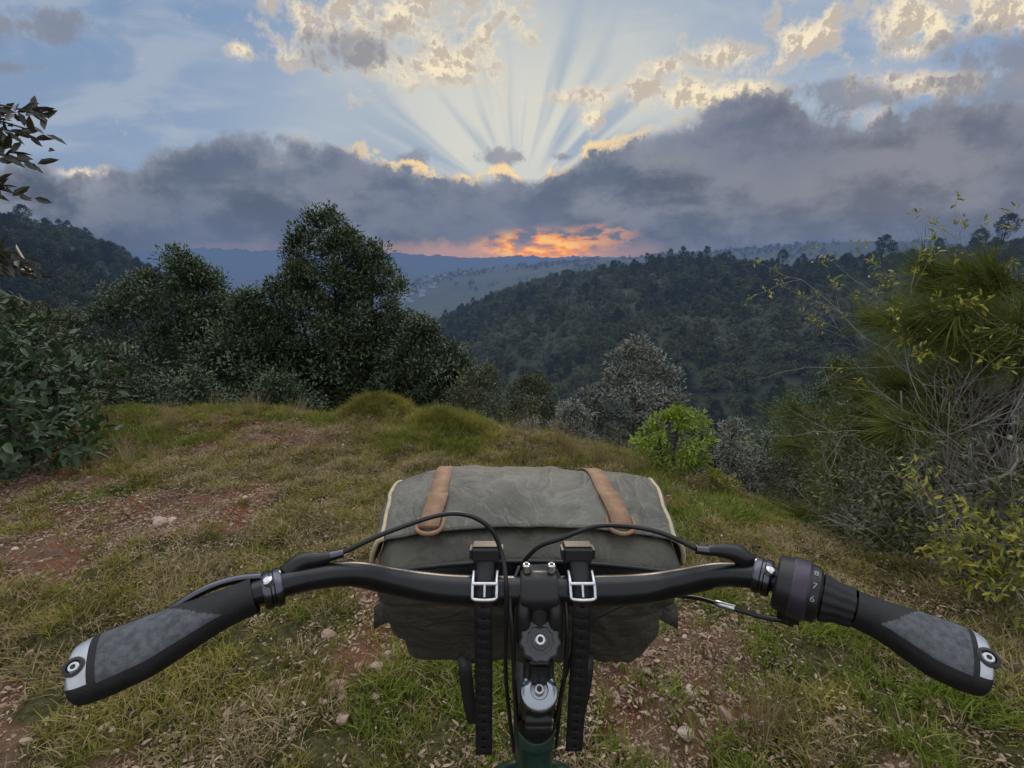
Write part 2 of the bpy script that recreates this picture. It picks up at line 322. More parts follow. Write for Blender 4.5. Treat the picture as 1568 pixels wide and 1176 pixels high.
# ---------------------------------------------------------------- trees and shrubs
BARK=pbr('bark',(.06,.048,.038),.9,var=.4,vscale=12,bump=.5,bscale=40)
TWIG=pbr('grey_twig',(.22,.20,.18),.85,var=.35,vscale=20)
def plant(name,base,crowns,leafL,leafW,lm,ncl,lpc,rc,seed,trunk=.08,bark=BARK,link=True,up=.3,droop=.2,twig=.006,haze=False,leafmode=1,seg=5):
    """crowns: (cx,cy,z0,z1,R,profile exponent) relative to base"""
    r=np.random.default_rng(seed);mb=MB();tot=sum(c[4]*c[4]*(c[3]-c[2]) for c in crowns)
    for (cx,cy,z0,z1,R,pe) in crowns:
        n=max(4,int(ncl*R*R*(z1-z0)/tot))
        tz=z0+(z1-z0)*.92
        k=7;tt=np.linspace(0,1,k)
        path=np.stack([cx*tt**.8+r.normal(0,.02,k)*R,cy*tt**.8+r.normal(0,.02,k)*R,tz*tt],1);path[0]=0
        mb.tube(path,trunk*(1-.9*tt)+.004,0,seg+2)
        t=r.random(n)**.9;prof=(np.sin(np.pi*np.clip(t*.80+.20,0,1))**pe)
        prof=np.maximum(prof,.06)
        lob=.72+.5*vn(t*4+seed*3.3,r.random(n)*0+1.5)
        a=r.random(n)*6.283;rad=R*prof*lob*(.35+.65*r.random(n)**.55)*(.8+.35*vn(np.cos(a)*2+9,np.sin(a)*2+t*3+seed))
        C=np.stack([cx+np.cos(a)*rad,cy+np.sin(a)*rad,z0+(z1-z0)*t],1)
        for i in range(n):
            h=max(.1,min(.95,(C[i,2]-.35*rad[i])/tz));ax=np.array([cx*h**.8,cy*h**.8,tz*h])
            mid=(ax*.45+C[i]*.55)+np.array([0,0,-.08*rad[i]])+r.normal(0,.05,3)*R*.4
            q=np.linspace(0,1,5)[:,None];pp=(1-q)**2*ax+2*q*(1-q)*mid+q*q*C[i]
            mb.tube(pp,np.linspace(max(twig,trunk*.3*(1-h)+twig),twig*.5,5),0,4)
            for w in range(2):
                e=C[i]+unit(1,r)[0]*rc*1.3;mb.tube(np.stack([pp[3],(pp[3]+e)/2+r.normal(0,.1,3)*rc,e]),[twig*.6,twig*.45,twig*.25],0,3)
        m_=n*lpc;cc=np.repeat(C,lpc,0);sc_=np.repeat(rc*(.6+.7*r.random(n)),lpc)[:,None]
        off=unit(m_,r)*sc_*r.random(m_)[:,None]**.5;off[:,2]*=.8
        out=cc-np.array([cx,cy,z0+(z1-z0)*.35]);out/=np.linalg.norm(out,axis=1,keepdims=True)+1e-6
        d=off/(sc_+1e-6)*.8+unit(m_,r)*.6+out*.3;d[:,2]+=-droop+up
        nn=unit(m_,r)*.55+out*.35;nn[:,2]+=.8
        s=.6+.7*r.random(m_)
        cv=np.repeat(r.random(n),lpc);vv=np.clip(.55*cv+.45*r.random(m_),0,1)
        mb.leaves(cc+off,d,nn,leafL*s,leafW*s,1,vv)
    return mb.build(name,[bark,lm],link=link,loc=base if link else None)
def on(x,y,dz=-.05): return (x,y,float(H(x,y))+dz)
LD=leafmat('leaf_dark',(.018,.034,.015),(.10,.14,.062),.42,.12,spec=.5)
LD2=leafmat('leaf_olive',(.035,.045,.018),(.11,.12,.05),.5,.15)
LS=leafmat('leaf_silver',(.055,.065,.042),(.21,.22,.17),.6,.1,back=(.19,.20,.17))
LB=leafmat('leaf_bright',(.10,.16,.015),(.32,.42,.04),.45,.3)
LY=leafmat('leaf_yellowgreen',(.12,.14,.02),(.38,.35,.05),.5,.3)
def top(x,y,ztop): return ztop-on(x,y)[2]
def tree(name,x,y,ztop,R,seed,extra=[],ncl=300,lm=LD,L=.10,W=.045,lpc=110,pe=.55,rc=.34):
    h=top(x,y,ztop);cr=[(0,0,h*.12,h,R,pe)]+[(a,b,h*.1,h*c,R*d,pe) for a,b,c,d in extra]
    return plant(name,on(x,y),cr,L,W,lm,ncl,lpc,rc,seed,trunk=.11)
tree('broadleaf_tree',-4.8,13,2.55,1.9,11,[(1.1,0,.90,.75),(-1.0,-.2,.84,.72),(2.0,-.4,.68,.85),(-1.8,-.3,.64,.75),(.5,-.5,.95,.5)],ncl=860)
tree('broadleaf_tree',-9.3,13.5,1.55,1.9,12,[(1.5,-.4,.86,.85),(-1.6,0,.90,.85),(.6,0,.96,.75),(2.4,0,.7,.7)],ncl=720)
tree('broadleaf_tree',-2.3,12,-.15,1.4,13,[(.9,0,.8,.75)],ncl=260)
tree('broadleaf_tree',-6.9,12.5,.45,1.9,14,[(.8,-.5,.85,.8)],ncl=420)
tree('broadleaf_tree',-12.8,12,.3,2.4,15,[(-2,0,.8,.8)],ncl=300,lm=LD2)
tree('broadleaf_tree',-7.6,8.6,-.25,1.3,16,[(1.5,0,.8,.8),(-1.4,0,1.,.8),(2.9,.4,.75,.8)],ncl=340,lm=LD,lpc=90,L=.08,W=.036)
def shrub(name,x,y,ztop,R,seed,lm,ncl=90,L=.05,W=.02,lpc=70,rc=.16,extra=[],pe=.6,trunk=.03,bark=BARK,z0=.05,tw=.004):
    h=top(x,y,ztop);cr=[(0,0,h*z0,h,R,pe)]+[(a,b,h*z0,h*c,R*d,pe) for a,b,c,d in extra]
    return plant(name,on(x,y),cr,L,W,lm,ncl,lpc,rc,seed,trunk=trunk,bark=bark,twig=tw)
shrub('silver_shrub',2.45,9.0,-.1,.9,21,LS,200,.075,.03,110,.22,[(-.9,0,.72,.7),(.6,0,.85,.7)],pe=.45)
shrub('silver_shrub',1.0,7.6,-1.0,.6,22,LS,110,.05,.022,90,.18,[(-.7,0,.8,.8)])
shrub('silver_shrub',3.5,7.0,-1.05,.6,23,LS,90,.05,.022,70,.18,[(.7,.2,.9,.8)])
shrub('green_shrub',4.5,6.8,-.85,.8,24,LD2,150,.05,.024,100,.2,[(.8,0,.9,.8)])
shrub('green_shrub',-.6,8.4,-.45,.7,25,LD2,130,.05,.024,100,.18,[(.8,.2,.7,.7)])
shrub('green_shrub',.4,9.5,-1.0,.9,26,LD2,140,.05,.024,100,.2)
shrub('green_shrub',5.9,8.2,-.4,1.2,27,LD,180,.06,.026,100,.22)
shrub('bright_shrub',1.62,4.35,-.0,.34,28,LB,58,.055,.02,42,.085,[(-.2,0,.9,.6),(.22,.05,.92,.6)],z0=.25,trunk=.012,tw=.003)
shrub('green_shrub',1.9,4.0,-.5,.22,29,LY,22,.045,.017,30,.08,z0=.1,trunk=.01,tw=.003)
LLM=leafmat('leaf_large',(.016,.036,.013),(.055,.10,.038),.42,.15,spec=.45)
shrub('large_leaf_shrub',-4.05,3.7,.66,.74,31,LLM,66,.10,.044,32,.26,[(-.6,.4,1.2,.9),(.1,-.2,.8,.7)])
shrub('large_leaf_shrub',-4.75,4.0,1.35,.6,34,LLM,40,.10,.044,32,.26)
shrub('dry_shrub',-5.2,5.0,.1,.55,32,LD2,50,.05,.02,30,.16)
shrub('olive_shrub',-6.3,6.2,.55,.8,33,LD2,150,.06,.028,90,.2,[(-1,0,1.1,1)])
def branch_tree():
    r=np.random.default_rng(41);mb=MB();bz=float(H(-4.3,2.9))
    tp=np.array([[-4.3,2.9,bz-.05],[-4.25,2.9,.8],[-4.15,2.95,1.8],[-4.0,3.0,2.7],[-3.9,3.05,3.4]]);mb.tube(tp,[.07,.06,.05,.04,.02],0,8)
    ends=[(-2.70,3.05,2.24),(-2.76,3.05,2.12),(-2.80,3.0,1.98),(-2.92,3.05,1.80),(-3.0,3.0,1.42),(-3.3,3.3,2.7),(-2.85,3.1,2.18),(-2.88,2.95,2.06),(-2.98,3.0,1.35)]
    for e in ends:
        e=np.array(e);s0=np.array([-4.0,2.98,min(3,e[2]+.1)]);q=np.linspace(0,1,9)[:,None];mid=(s0+e)/2+np.array([0,0,.14])
        pp=(1-q)**2*s0+2*q*(1-q)*mid+q*q*e;mb.tube(pp,np.linspace(.016,.004,9),0,5)
        n=34;t=.4+.6*r.random(n);c=np.stack([np.interp(t,q[:,0],pp[:,k]) for k in range(3)],1);d=unit(n,r)*.6+np.array([.5,0,.1]);nn=unit(n,r)*.9+np.array([0,-.5,.5])
        mb.leaves(c+r.normal(0,.02,(n,3)),d,nn,.07+.05*r.random(n),.03+.012*r.random(n),1,r.random(n))
    mb.build('overhanging_tree',[BARK,leafmat('leaf_reddish',(.03,.03,.02),(.075,.07,.05),.4,.1,spec=.5)])
branch_tree()
def needles(seed):
    r=np.random.default_rng(seed);n=80;mb=MB()
    t=r.random(n)*.10;a=r.random(n)*6.283;sp=.25+.5*r.random(n);L=.15+.12*r.random(n)
    D=np.stack([np.cos(a)*sp,np.sin(a)*sp,np.ones(n)*.9],1);D/=np.linalg.norm(D,axis=1,keepdims=True)
    S=np.cross(D,unit(n,r));S/=np.linalg.norm(S,axis=1,keepdims=True);b0=np.stack([0*t,0*t,t],1);rows=[]
    dr=D[:,:]*0;dr[:,0]=np.cos(a);dr[:,1]=np.sin(a)
    for q,w in((0,1),(.5,.9),(1,.2)):
        c=b0+D*(L*q)[:,None]+dr*(L*.3*q*q)[:,None];rows.append(np.stack([c-S*.0014*w,c+S*.0014*w],1))
    V=np.stack(rows,1).reshape(-1,3);b=np.arange(n)[:,None]*6;F=np.concatenate([b+np.array([[0,1,3,2]]),b+np.array([[2,3,5,4]])],0)
    mb.add(V,F,0,np.repeat(r.random(n),6));mb.tube([[0,0,-.04],[0,0,.1]],[.005,.003],1,5)
    return mb.build('n',[leafmat('needle%d'%seed,(.045,.065,.015),(.20,.225,.06),.5,.15,inst=True),BARK],link=False)
def pine():
    r=np.random.default_rng(61);bx,by=3.55,3.25;bz=float(H(bx,by));par=bpy.data.objects.new('pine_sapling',None);sc.collection.objects.link(par)
    mb=MB();hgt=1.42-bz;tp=np.stack([bx+np.linspace(0,.1,8),by+0*np.linspace(0,1,8),bz+np.linspace(0,hgt,8)],1);mb.tube(tp,np.linspace(.05,.012,8),0,8)
    P=[];Rt=[]
    for i in range(66):
        h=.04+.94*r.random();a=r.random()*6.283;Lb=(1.28*(1-h)**.45+.15)*(.6+.5*r.random())
        s0=np.array([bx+.1*h,by,bz+hgt*h]);e=s0+np.array([np.cos(a)*Lb,np.sin(a)*Lb,.10*Lb]);q=np.linspace(0,1,7)[:,None];mid=(s0+e)/2-np.array([0,0,.1*Lb])
        pp=(1-q)**2*s0+2*q*(1-q)*mid+q*q*e;mb.tube(pp,np.linspace(.012,.004,7),0,5)
        for t in np.linspace(.35,1,6):
            for w in range(2):
                c=np.array([np.interp(t,q[:,0],pp[:,k]) for k in range(3)])+r.normal(0,.04,3);d=np.array([np.cos(a),np.sin(a),.0])+r.normal(0,.3,3);d/=np.linalg.norm(d)
                P.append(c);e_=Vector(d).to_track_quat('Z','Y').to_euler();Rt.append((e_.x,e_.y,e_.z))
    t=mb.build('trunk_and_branches',[BARK]);t.parent=par
    n=len(P);o=scatter('needles',P,Rt,.8+.6*r.random(n),r.integers(0,2,n),[needles(1),needles(2)]);o.parent=par
pine()
def twiggy(name,bx,by,hgt,spread,seed,nst,leafn,zmin,lm=LY,lsz=.045,dirx=0,diry=0,r0=.011,lc=7):
    r=np.random.default_rng(seed);mb=MB();bz=float(H(bx,by))
    pts=[]
    def grow(p,d,L,rad,dep):
        k=5;pp=[p]
        for i in range(k):
            d=d+r.normal(0,.13,3);d[2]+=.03;d/=np.linalg.norm(d);pp.append(pp[-1]+d*L/k)
        pp=np.array(pp);mb.tube(pp,np.linspace(rad,rad*.55,k+1),0,4)
        if dep>0:
            for i in range(3 if dep>1 else 4):
                j=r.integers(1,k+1);nd=d+r.normal(0,.55,3);nd/=np.linalg.norm(nd);grow(pp[j],nd,L*(.5+.3*r.random()),rad*.55,dep-1)
        else: pts.append(pp[-1]);pts.append(pp[3])
    for s_ in range(nst):
        a=r.random()*6.283;d=np.array([np.cos(a)*spread+dirx,np.sin(a)*spread+diry,1.]);d/=np.linalg.norm(d)
        grow(np.array([bx+.05*np.cos(a),by+.05*np.sin(a),bz]),d,hgt*(.4+.25*r.random()),r0,3)
    pts=np.array(pts);pts=pts[pts[:,2]>bz+zmin*hgt];pts=pts[r.permutation(len(pts))[:leafn]];n=len(pts)*lc;c=np.repeat(pts,lc,0)+r.normal(0,.022,(n,3))
    d=unit(n,r)*.8;d[:,2]+=.5;mb.leaves(c,d,unit(n,r)*.6+np.array([0,0,.8]),lsz*(.6+.7*r.random(n)),lsz*.36*(.7+.5*r.random(n)),1,r.random(n))
    return mb.build(name,[TWIG,lm])
twiggy('yellow_leaf_shrub',3.1,2.75,2.35,.30,71,13,900,.60,lc=8,dirx=.08)
twiggy('bare_twig_shrub',2.65,2.2,1.5,.5,72,11,30,.5,r0=.007,dirx=.15)
twiggy('bare_twig_shrub',2.9,2.6,1.8,.4,76,10,40,.6,r0=.008,dirx=.1)
twiggy('low_yellow_shrub',2.2,2.15,.65,.7,73,9,260,.1,lsz=.04,r0=.005,lm=LD2)
twiggy('low_yellow_shrub',2.3,1.9,.6,.8,74,8,260,.1,lsz=.04,r0=.005)
twiggy('low_yellow_shrub',2.3,2.8,.9,.6,75,8,260,.1,lsz=.04,lm=LD2,r0=.005)

# ---------------------------------------------------------------- far forest
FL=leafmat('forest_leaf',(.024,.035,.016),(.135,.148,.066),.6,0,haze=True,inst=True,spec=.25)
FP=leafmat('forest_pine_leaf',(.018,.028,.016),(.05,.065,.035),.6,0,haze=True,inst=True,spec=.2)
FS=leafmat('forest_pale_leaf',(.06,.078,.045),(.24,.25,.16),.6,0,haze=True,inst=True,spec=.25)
def ft(seed,h,R,lm,pe,ncl,lpc,ls): return plant('f',None,[(0,0,h*.12,h,R,pe)],ls,ls*.6,lm,ncl,lpc,.75,seed,trunk=.14,link=False,twig=.02,seg=3)
ts=[ft(81,5.6,3.1,FL,.4,42,26,.44),ft(82,5,2.8,FL,.38,38,26,.44),ft(83,6.4,3.0,FL,.42,42,26,.44),ft(84,5.0,2.7,FS,.4,38,26,.42),ft(85,9,2.6,FP,.7,46,30,.44),
    plant('f',None,[(0,0,7.5,12,3.0,.5),(1.2,0,6,9,1.6,.5)],.45,.2,FP,46,40,.8,86,trunk=.22,link=False,twig=.03)]
n=14000;a=np.radians(-64+128*RNG.random(n));r=np.sqrt(30**2+(380**2-30**2)*RNG.random(n));x=r*np.sin(a);y=r*np.cos(a)
n2=2600;a2=np.radians(-64+128*RNG.random(n2));r2=26+(110-26)*RNG.random(n2);x=np.r_[x,r2*np.sin(a2)];y=np.r_[y,r2*np.cos(a2)]
r=np.hypot(x,y);z=H(x,y);n=len(x)
pr=fbm(x,y,1/45.,3,5.);u=RNG.random(n);idx=np.where(u<.35,0,np.where(u<.65,1,2));idx=np.where((pr<.52)&(RNG.random(n)<.5),3,idx);idx=np.where((pr>.58)&(RNG.random(n)<.25),4,idx)
idx=np.where(RNG.random(n)<.005,5,idx);aa=np.degrees(np.arctan2(x,y));idx=np.where((aa<-25)&(idx==3),4,idx)
s=(.42+.55*RNG.random(n)**1.3);
s=np.where(r<60,s*.75,s)
rg=[(29.1,292,5,.95),(37.2,285,5,1.25),(37.9,300,5,.9),(19.3,295,4,1.1),(15.5,300,5,.7),(45.,280,5,1.35),(43.6,280,5,1.0),(24.,300,4,.9),(41.,290,5,.8),(12.,300,4,.9),(33,300,4,.9)]
ex=np.array(rg);ea=np.radians(ex[:,0]);x=np.r_[x,ex[:,1]*np.sin(ea)];y=np.r_[y,ex[:,1]*np.cos(ea)];idx=np.r_[idx,ex[:,2]];s=np.r_[s,ex[:,3]]
# far ridge: woodland along the skyline, thinning down the slope
nf_=2600;a=np.radians(-20+78*RNG.random(nf_));r=1520-420*RNG.random(nf_)**1.9;fx,fy=r*np.sin(a),r*np.cos(a);kk=fbm(fx/90,fy/90,1,3,7.)>.46
fx,fy=fx[kk],fy[kk];nf_=len(fx);x=np.r_[x,fx];y=np.r_[y,fy];idx=np.r_[idx,RNG.choice([0,1,2,4],nf_,p=[.4,.3,.25,.05])];s=np.r_[s,.7+1.2*RNG.random(nf_)**2]
n=len(x);scatter('forest',np.stack([x,y,H(x,y)-.3],1),np.stack([x*0,x*0,RNG.random(n)*6.28],1),s,idx,ts)

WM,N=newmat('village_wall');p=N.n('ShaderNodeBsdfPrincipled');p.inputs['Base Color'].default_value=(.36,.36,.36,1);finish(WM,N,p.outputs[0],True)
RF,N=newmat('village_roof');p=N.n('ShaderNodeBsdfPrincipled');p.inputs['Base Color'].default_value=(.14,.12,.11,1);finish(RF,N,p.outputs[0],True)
mb=MB();r=np.random.default_rng(5)
for i in range(60):
    cl_=[(-17,1300),(-12,1250),(-8,1400),(-24,1900)][i%4];a=math.radians(cl_[0]+r.normal()*1.5);R=cl_[1]+r.normal()*90;x=R*math.sin(a);y=R*math.cos(a);z=float(H(x,y));w,d,h=r.uniform(3,8),r.uniform(3,5),r.uniform(3,5);t=r.uniform(-.6,.6)
    c,s_=math.cos(t),math.sin(t)
    P=lambda u,v,q:(x+c*u-s_*v,y+s_*u+c*v,z+q)
    V=[P(-w,-d,-1),P(w,-d,-1),P(w,d,-1),P(-w,d,-1),P(-w,-d,h),P(w,-d,h),P(w,d,h),P(-w,d,h),P(-w,0,h+3),P(w,0,h+3)]
    mb.add(V,[[0,1,5,4],[1,2,6,5],[2,3,7,6],[3,0,4,7],[4,5,9,8],[7,8,9,6]],[0,0,0,0,1,1])
mb.build('distant_village',[WM,RF])

# ---------------------------------------------------------------- BICYCLE
bike=bpy.data.objects.new('bicycle',None);sc.collection.objects.link(bike)
def child(ob,par=bike): ob.parent=par;return ob
BLK=pbr('bar_black',(.008,.008,.010),.25,var=.2,vscale=60,bump=.08,bscale=900,spec=.38)
PLB=pbr('plastic_black',(.011,.011,.012),.34,bump=.1,bscale=600,spec=.4)
RUB=pbr('rubber_black',(.012,.012,.013),.58,var=.25,vscale=80,bump=.3,bscale=700,spec=.3)
GRY=pbr('grip_grey',(.08,.085,.095),.7,var=.35,vscale=170,bump=.6,bscale=1200,spec=.35)
SIL=pbr('brushed_silver',(.60,.61,.63),.30,1.,var=.1,vscale=90)
WSL=pbr('clamp_silver',(.42,.44,.47),.38,.6,var=.08,vscale=90)
GMT=pbr('gunmetal',(.10,.10,.12),.25,1.)
GRN=pbr('frame_green',(.018,.045,.032),.3,var=.15,vscale=30)
CRP=pbr('shifter_ring',(.05,.04,.057),.35,.5)
def cr(pts,k=8):
    P=np.array(pts,float);P=np.vstack([2*P[0]-P[1],P,2*P[-1]-P[-2]]);o=[]
    for i in range(1,len(P)-2):
        for t in np.linspace(0,1,k,endpoint=False):
            o.append(.5*((2*P[i])+(-P[i-1]+P[i+1])*t+(2*P[i-1]-5*P[i]+4*P[i+1]-P[i+2])*t*t+(-P[i-1]+3*P[i]-3*P[i+1]+P[i+2])*t**3))
    o.append(P[-2]);return np.array(o)
def ctube(name,pts,rad,mat,seg=20,k=8,smooth=True,par=bike,spl=True):
    pp=cr(pts,k) if spl else np.array(pts,float)
    if not np.isscalar(rad): rad=np.interp(np.linspace(0,1,len(pp)),np.linspace(0,1,len(rad)),rad)
    rad=np.broadcast_to(rad,(len(pp),)).astype(float)
    T0=pp[0]-pp[1];T0/=np.linalg.norm(T0);T1=pp[-1]-pp[-2];T1/=np.linalg.norm(T1)
    e=1e-4
    pp=np.vstack([pp[0]+T0*e*2,pp[0]+T0*e,pp,pp[-1]+T1*e,pp[-1]+T1*e*2]);rad=np.r_[1e-5,rad[0]*.97,rad,rad[-1]*.97,1e-5]
    mb=MB();mb.tube(pp,rad,0,seg);return child(mb.build(name,[mat],smooth=smooth),par)
def lathe(name,c,axis,prof,mat,seg=32,par=bike,lobes=0,amp=0,smooth=True):
    """prof: (offset along axis, radius)"""
    A=np.array(axis,float);A/=np.linalg.norm(A);ref=np.array([1.,0,0]) if abs(A[0])<.8 else np.array([0,0,1.])
    S=np.cross(A,ref);S/=np.linalg.norm(S);U=np.cross(A,S);an=np.arange(seg)*2*np.pi/seg;c=np.array(c,float)
    V=[]
    for o,r_ in prof:
        rl=r_*(1+(amp*np.cos(lobes*an) if lobes else 0*an));V.append(c+A*o+rl[:,None]*(np.cos(an)[:,None]*S+np.sin(an)[:,None]*U))
    V=np.concatenate(V);k=len(prof);i=np.arange(k-1)[:,None]*seg;j=np.arange(seg)[None];j2=(j+1)%seg
    F=np.stack([i+j,i+j2,i+seg+j2,i+seg+j],-1).reshape(-1,4);mb=MB();mb.add(V,F,0);ob=mb.build(name,[mat],smooth=smooth)
    if smooth:
        md=ob.modifiers.new('es','EDGE_SPLIT');md.split_angle=math.radians(35)
    return child(ob,par)
def disc(name,c,axis,r_,h,mat,b=.0015,par=bike,**kw):
    return lathe(name,c,axis,[(-h/2,1e-5),(-h/2,r_-b),(-h/2+b,r_),(h/2-b,r_),(h/2,r_-b),(h/2,1e-5)],mat,par=par,**kw)
def box(name,c,size,mat,rot=(0,0,0),bev=.003,par=bike):
    import bmesh
    bm=bmesh.new();bmesh.ops.create_cube(bm,size=1)
    for v in bm.verts: v.co=Vector((v.co.x*size[0],v.co.y*size[1],v.co.z*size[2]))
    if bev>0: bmesh.ops.bevel(bm,geom=bm.edges[:],offset=bev,segments=3,affect='EDGES')
    me=bpy.data.meshes.new(name);bm.to_mesh(me);bm.free();me.materials.append(mat);ob=bpy.data.objects.new(name,me);sc.collection.objects.link(ob)
    ob.location=c;ob.rotation_euler=rot
    return child(ob,par)
CX=.029;VIEW=(0,-.6,.8)
bar=[(-.325,.3085,1.143),(-.27,.338,1.1545),(-.222,.366,1.1575),(-.194,.382,1.157),(-.160,.404,1.146),(-.128,.421,1.125),(-.095,.432,1.109),(-.05,.4345,1.102),(CX,.4345,1.101),(.105,.4345,1.102),(.150,.432,1.108),(.180,.421,1.124),(.21,.404,1.145),(.240,.382,1.158),(.262,.366,1.158),(.30,.341,1.1565),(.350,.3105,1.149)]
rd=[.0111,.0111,.0111,.0112,.012,.0135,.015,.0159,.0159,.0159,.015,.0135,.012,.0112,.0111,.0111,.0111]
ctube('handlebar',bar,rd,BLK,28,10)
def grip(name,P0,P1,side):
    P0=np.array(P0);P1=np.array(P1);A=P1-P0;Lg=np.linalg.norm(A);A/=Lg;up=np.array([0,-.38,.92]);S=np.cross(A,up)*side;S/=np.linalg.norm(S)
    if S[1]>0:S=-S     # S points toward rider
    Nn=np.cross(A,S);Nn/=np.linalg.norm(Nn)
    if Nn[2]<0:Nn=-Nn
    n=90;seg=64;t=np.linspace(0,1,n)
    w=np.interp(t,[0,.08,.25,.42,.6,.8,.93,.98,1],[.0150,.0150,.0165,.021,.0255,.0265,.0250,.0230,.0195])
    h=np.interp(t,[0,.2,.5,.85,.97,1],[.0150,.0152,.0165,.0165,.015,.011]);o=np.interp(t,[0,.2,.6,1],[0,.001,.0065,.007])
    for kk in range(2):
        w=np.convolve(np.pad(w,3,'edge'),np.ones(7)/7,'valid');o=np.convolve(np.pad(o,3,'edge'),np.ones(7)/7,'valid')
    w[-4:]*=np.array([.985,.95,.88,.7]);h[-4:]*=np.array([.985,.95,.88,.7])
    an=np.arange(seg)*2*np.pi/seg;c_,s_=np.cos(an),np.sin(an);ex=.85
    V=[]
    for i in range(n):
        cc=P0+A*Lg*t[i]+S*o[i]
        V.append(cc+(np.sign(c_)*np.abs(c_)**ex*w[i])[:,None]*S+(np.sign(s_)*np.abs(s_)**.9*h[i])[:,None]*Nn)
    V=np.array(V)
    i=np.arange(n-1)[:,None];j=np.arange(seg)[None];j2=(j+1)%seg
    F=np.stack([i*seg+j,i*seg+j2,(i+1)*seg+j2,(i+1)*seg+j],-1).reshape(-1,4)
    tm_=(t[:-1]+t[1:])[:,None]/2+0*j;am=an[None,:]+np.pi/seg+0*i
    u=np.cos(am);v=np.sin(am)
    pad=(v>.28)&(tm_>.34+.22*np.clip(u,-.8,1)*-.9)&(tm_<.835)&(u<.80)&(u>-.72)
    M=np.where(pad,1,0);M=np.where((tm_>.875)&(v>-.35)&(tm_<=1.0),2,M);M=np.where((tm_>.875)&(u>.70),0,M)
    rz=np.zeros((n,seg));rz[:-1]+=pad;rz[1:]+=pad;rz=np.minimum(rz,2)/2;rz=(rz+np.roll(rz,1,1))/2;V=V+Nn*(rz*.0008)[:,:,None]
    mb=MB();mb.add(V.reshape(-1,3),F,M.ravel())
    e=V[-1];ring=np.vstack([e,np.repeat(e.mean(0)[None]+A*.0015,seg,0)]);mb.add(ring,np.stack([j[0],j2[0],j2[0]+seg,j[0]+seg],-1),0)
    ob=child(mb.build(name,[RUB,GRY,WSL],smooth=True))
    bc=P0+A*Lg*.935+S*.010+Nn*.0155;bn=Nn+S*.2
    lathe(name+'_bolt',bc,bn,[(-.004,.0072),(.0014,.0070),(.0018,.0064),(.0018,.0046),(.0,.0044),(.0,.001)],PLB)
    disc(name+'_bolt_head',bc+bn/np.linalg.norm(bn)*.0008,bn,.0036,.002,SIL,b=.0004);disc(name+'_bolt_socket',bc+bn/np.linalg.norm(bn)*.0019,bn,.0017,.0006,PLB,b=.0002)
    return ob
grip('left_grip',(-.231,.3595,1.157),(-.345,.2985,1.138),1)
grip('right_grip',(.296,.3435,1.157),(.3695,.2985,1.1475),-1)
def axis(a,b): return np.array(b)-np.array(a)
AL=axis((-.194,.382,1.157),(-.27,.338,1.1545));AR=axis((.240,.382,1.158),(.30,.341,1.1565))
CL=[(-.008,.0112),(-.008,.0155),(-.006,.0168),(-.002,.0172),(-.001,.0160),(.001,.0160),(.002,.0172),(.006,.0168),(.008,.0155),(.008,.0112)]
lathe('left_brake_clamp',(-.2185,.3675,1.1575),AL,CL,GMT)
disc('left_clamp_bolt',(-.2165,.358,1.172),(-.2,-.3,1),.0042,.008,SIL)
ctube('left_brake_body',[(-.212,.381,1.163),(-.200,.388,1.171),(-.186,.394,1.170),(-.176,.400,1.1685)],[.009,.0085,.006,.0045],PLB)
ctube('left_barrel_adjuster',[(-.178,.399,1.169),(-.166,.404,1.1695)],[.0048,.0042],GMT,16)
ctube('left_lever_blade',[(-.214,.386,1.158),(-.235,.388,1.154),(-.262,.378,1.158),(-.285,.360,1.157),(-.325,.338,1.134)],[.006,.005,.004,.004,.005],GMT)
lathe('right_brake_clamp',(.2375,.384,1.158),AR,CL,GMT)
disc('right_clamp_bolt',(.2365,.372,1.172),(.2,-.3,1),.0042,.008,SIL)
ctube('right_brake_body',[(.232,.397,1.163),(.218,.400,1.172),(.203,.403,1.173),(.192,.404,1.172)],[.009,.0085,.006,.0045],PLB)
ctube('right_barrel_adjuster',[(.194,.404,1.172),(.181,.405,1.173)],[.0048,.0042],GMT,16)
ctube('right_lever_blade',[(.234,.402,1.158),(.258,.398,1.152),(.285,.382,1.152),(.315,.362,1.146),(.345,.338,1.134)],[.006,.005,.0045,.0045,.005],GMT)
lathe('shifter_body',(.2535,.3725,1.158),AR,[(-.009,.0115),(-.009,.022),(-.007,.0245),(.004,.026),(.0045,.0112)],PLB)
lathe('shifter_ring',(.2615,.367,1.158),AR,[(-.006,.0115),(-.006,.0262),(-.004,.0272),(.006,.0272),(.008,.0255),(.0085,.0115)],CRP)
lathe('shifter_indicator',(.2705,.361,1.1577),AR,[(-.004,.0115),(-.004,.0245),(-.002,.0252),(.004,.0242),(.006,.0215),(.006,.0115)],PLB)
lathe('shifter_twist_rubber',(.2855,.3505,1.1572),AR,[(-.011,.0115),(-.011,.0205),(-.006,.0195),(0,.0172),(.008,.0168),(.012,.0165),(.012,.0115)],RUB,lobes=14,amp=.025,seg=112)
A_=AR/np.linalg.norm(AR)
NUM=pbr('number_grey',(.25,.26,.28),.6)
for i,(tx,an) in enumerate((('7',.15),('8',-.16),('6',.42))):
    fc=bpy.data.curves.new('gear_number','FONT');fc.body=tx;fc.size=.0075;fc.align_x='CENTER';fc.align_y='CENTER';fc.extrude=.0001
    fo=bpy.data.objects.new('gear_number',fc);sc.collection.objects.link(fo);fc.materials.append(NUM)
    nrm=Vector((0,-.55,.83));nrm=nrm-nrm.dot(Vector(A_))*Vector(A_);nrm.normalize();nrm=Matrix.Rotation(an*1.6,3,Vector(A_))@nrm
    yv=nrm.cross(Vector(A_));R_=Matrix((Vector(A_),yv,nrm)).transposed().to_4x4();fo.matrix_world=Matrix.Translation(Vector((.2705,.361,1.1577))+nrm*.0254)@R_;child(fo)
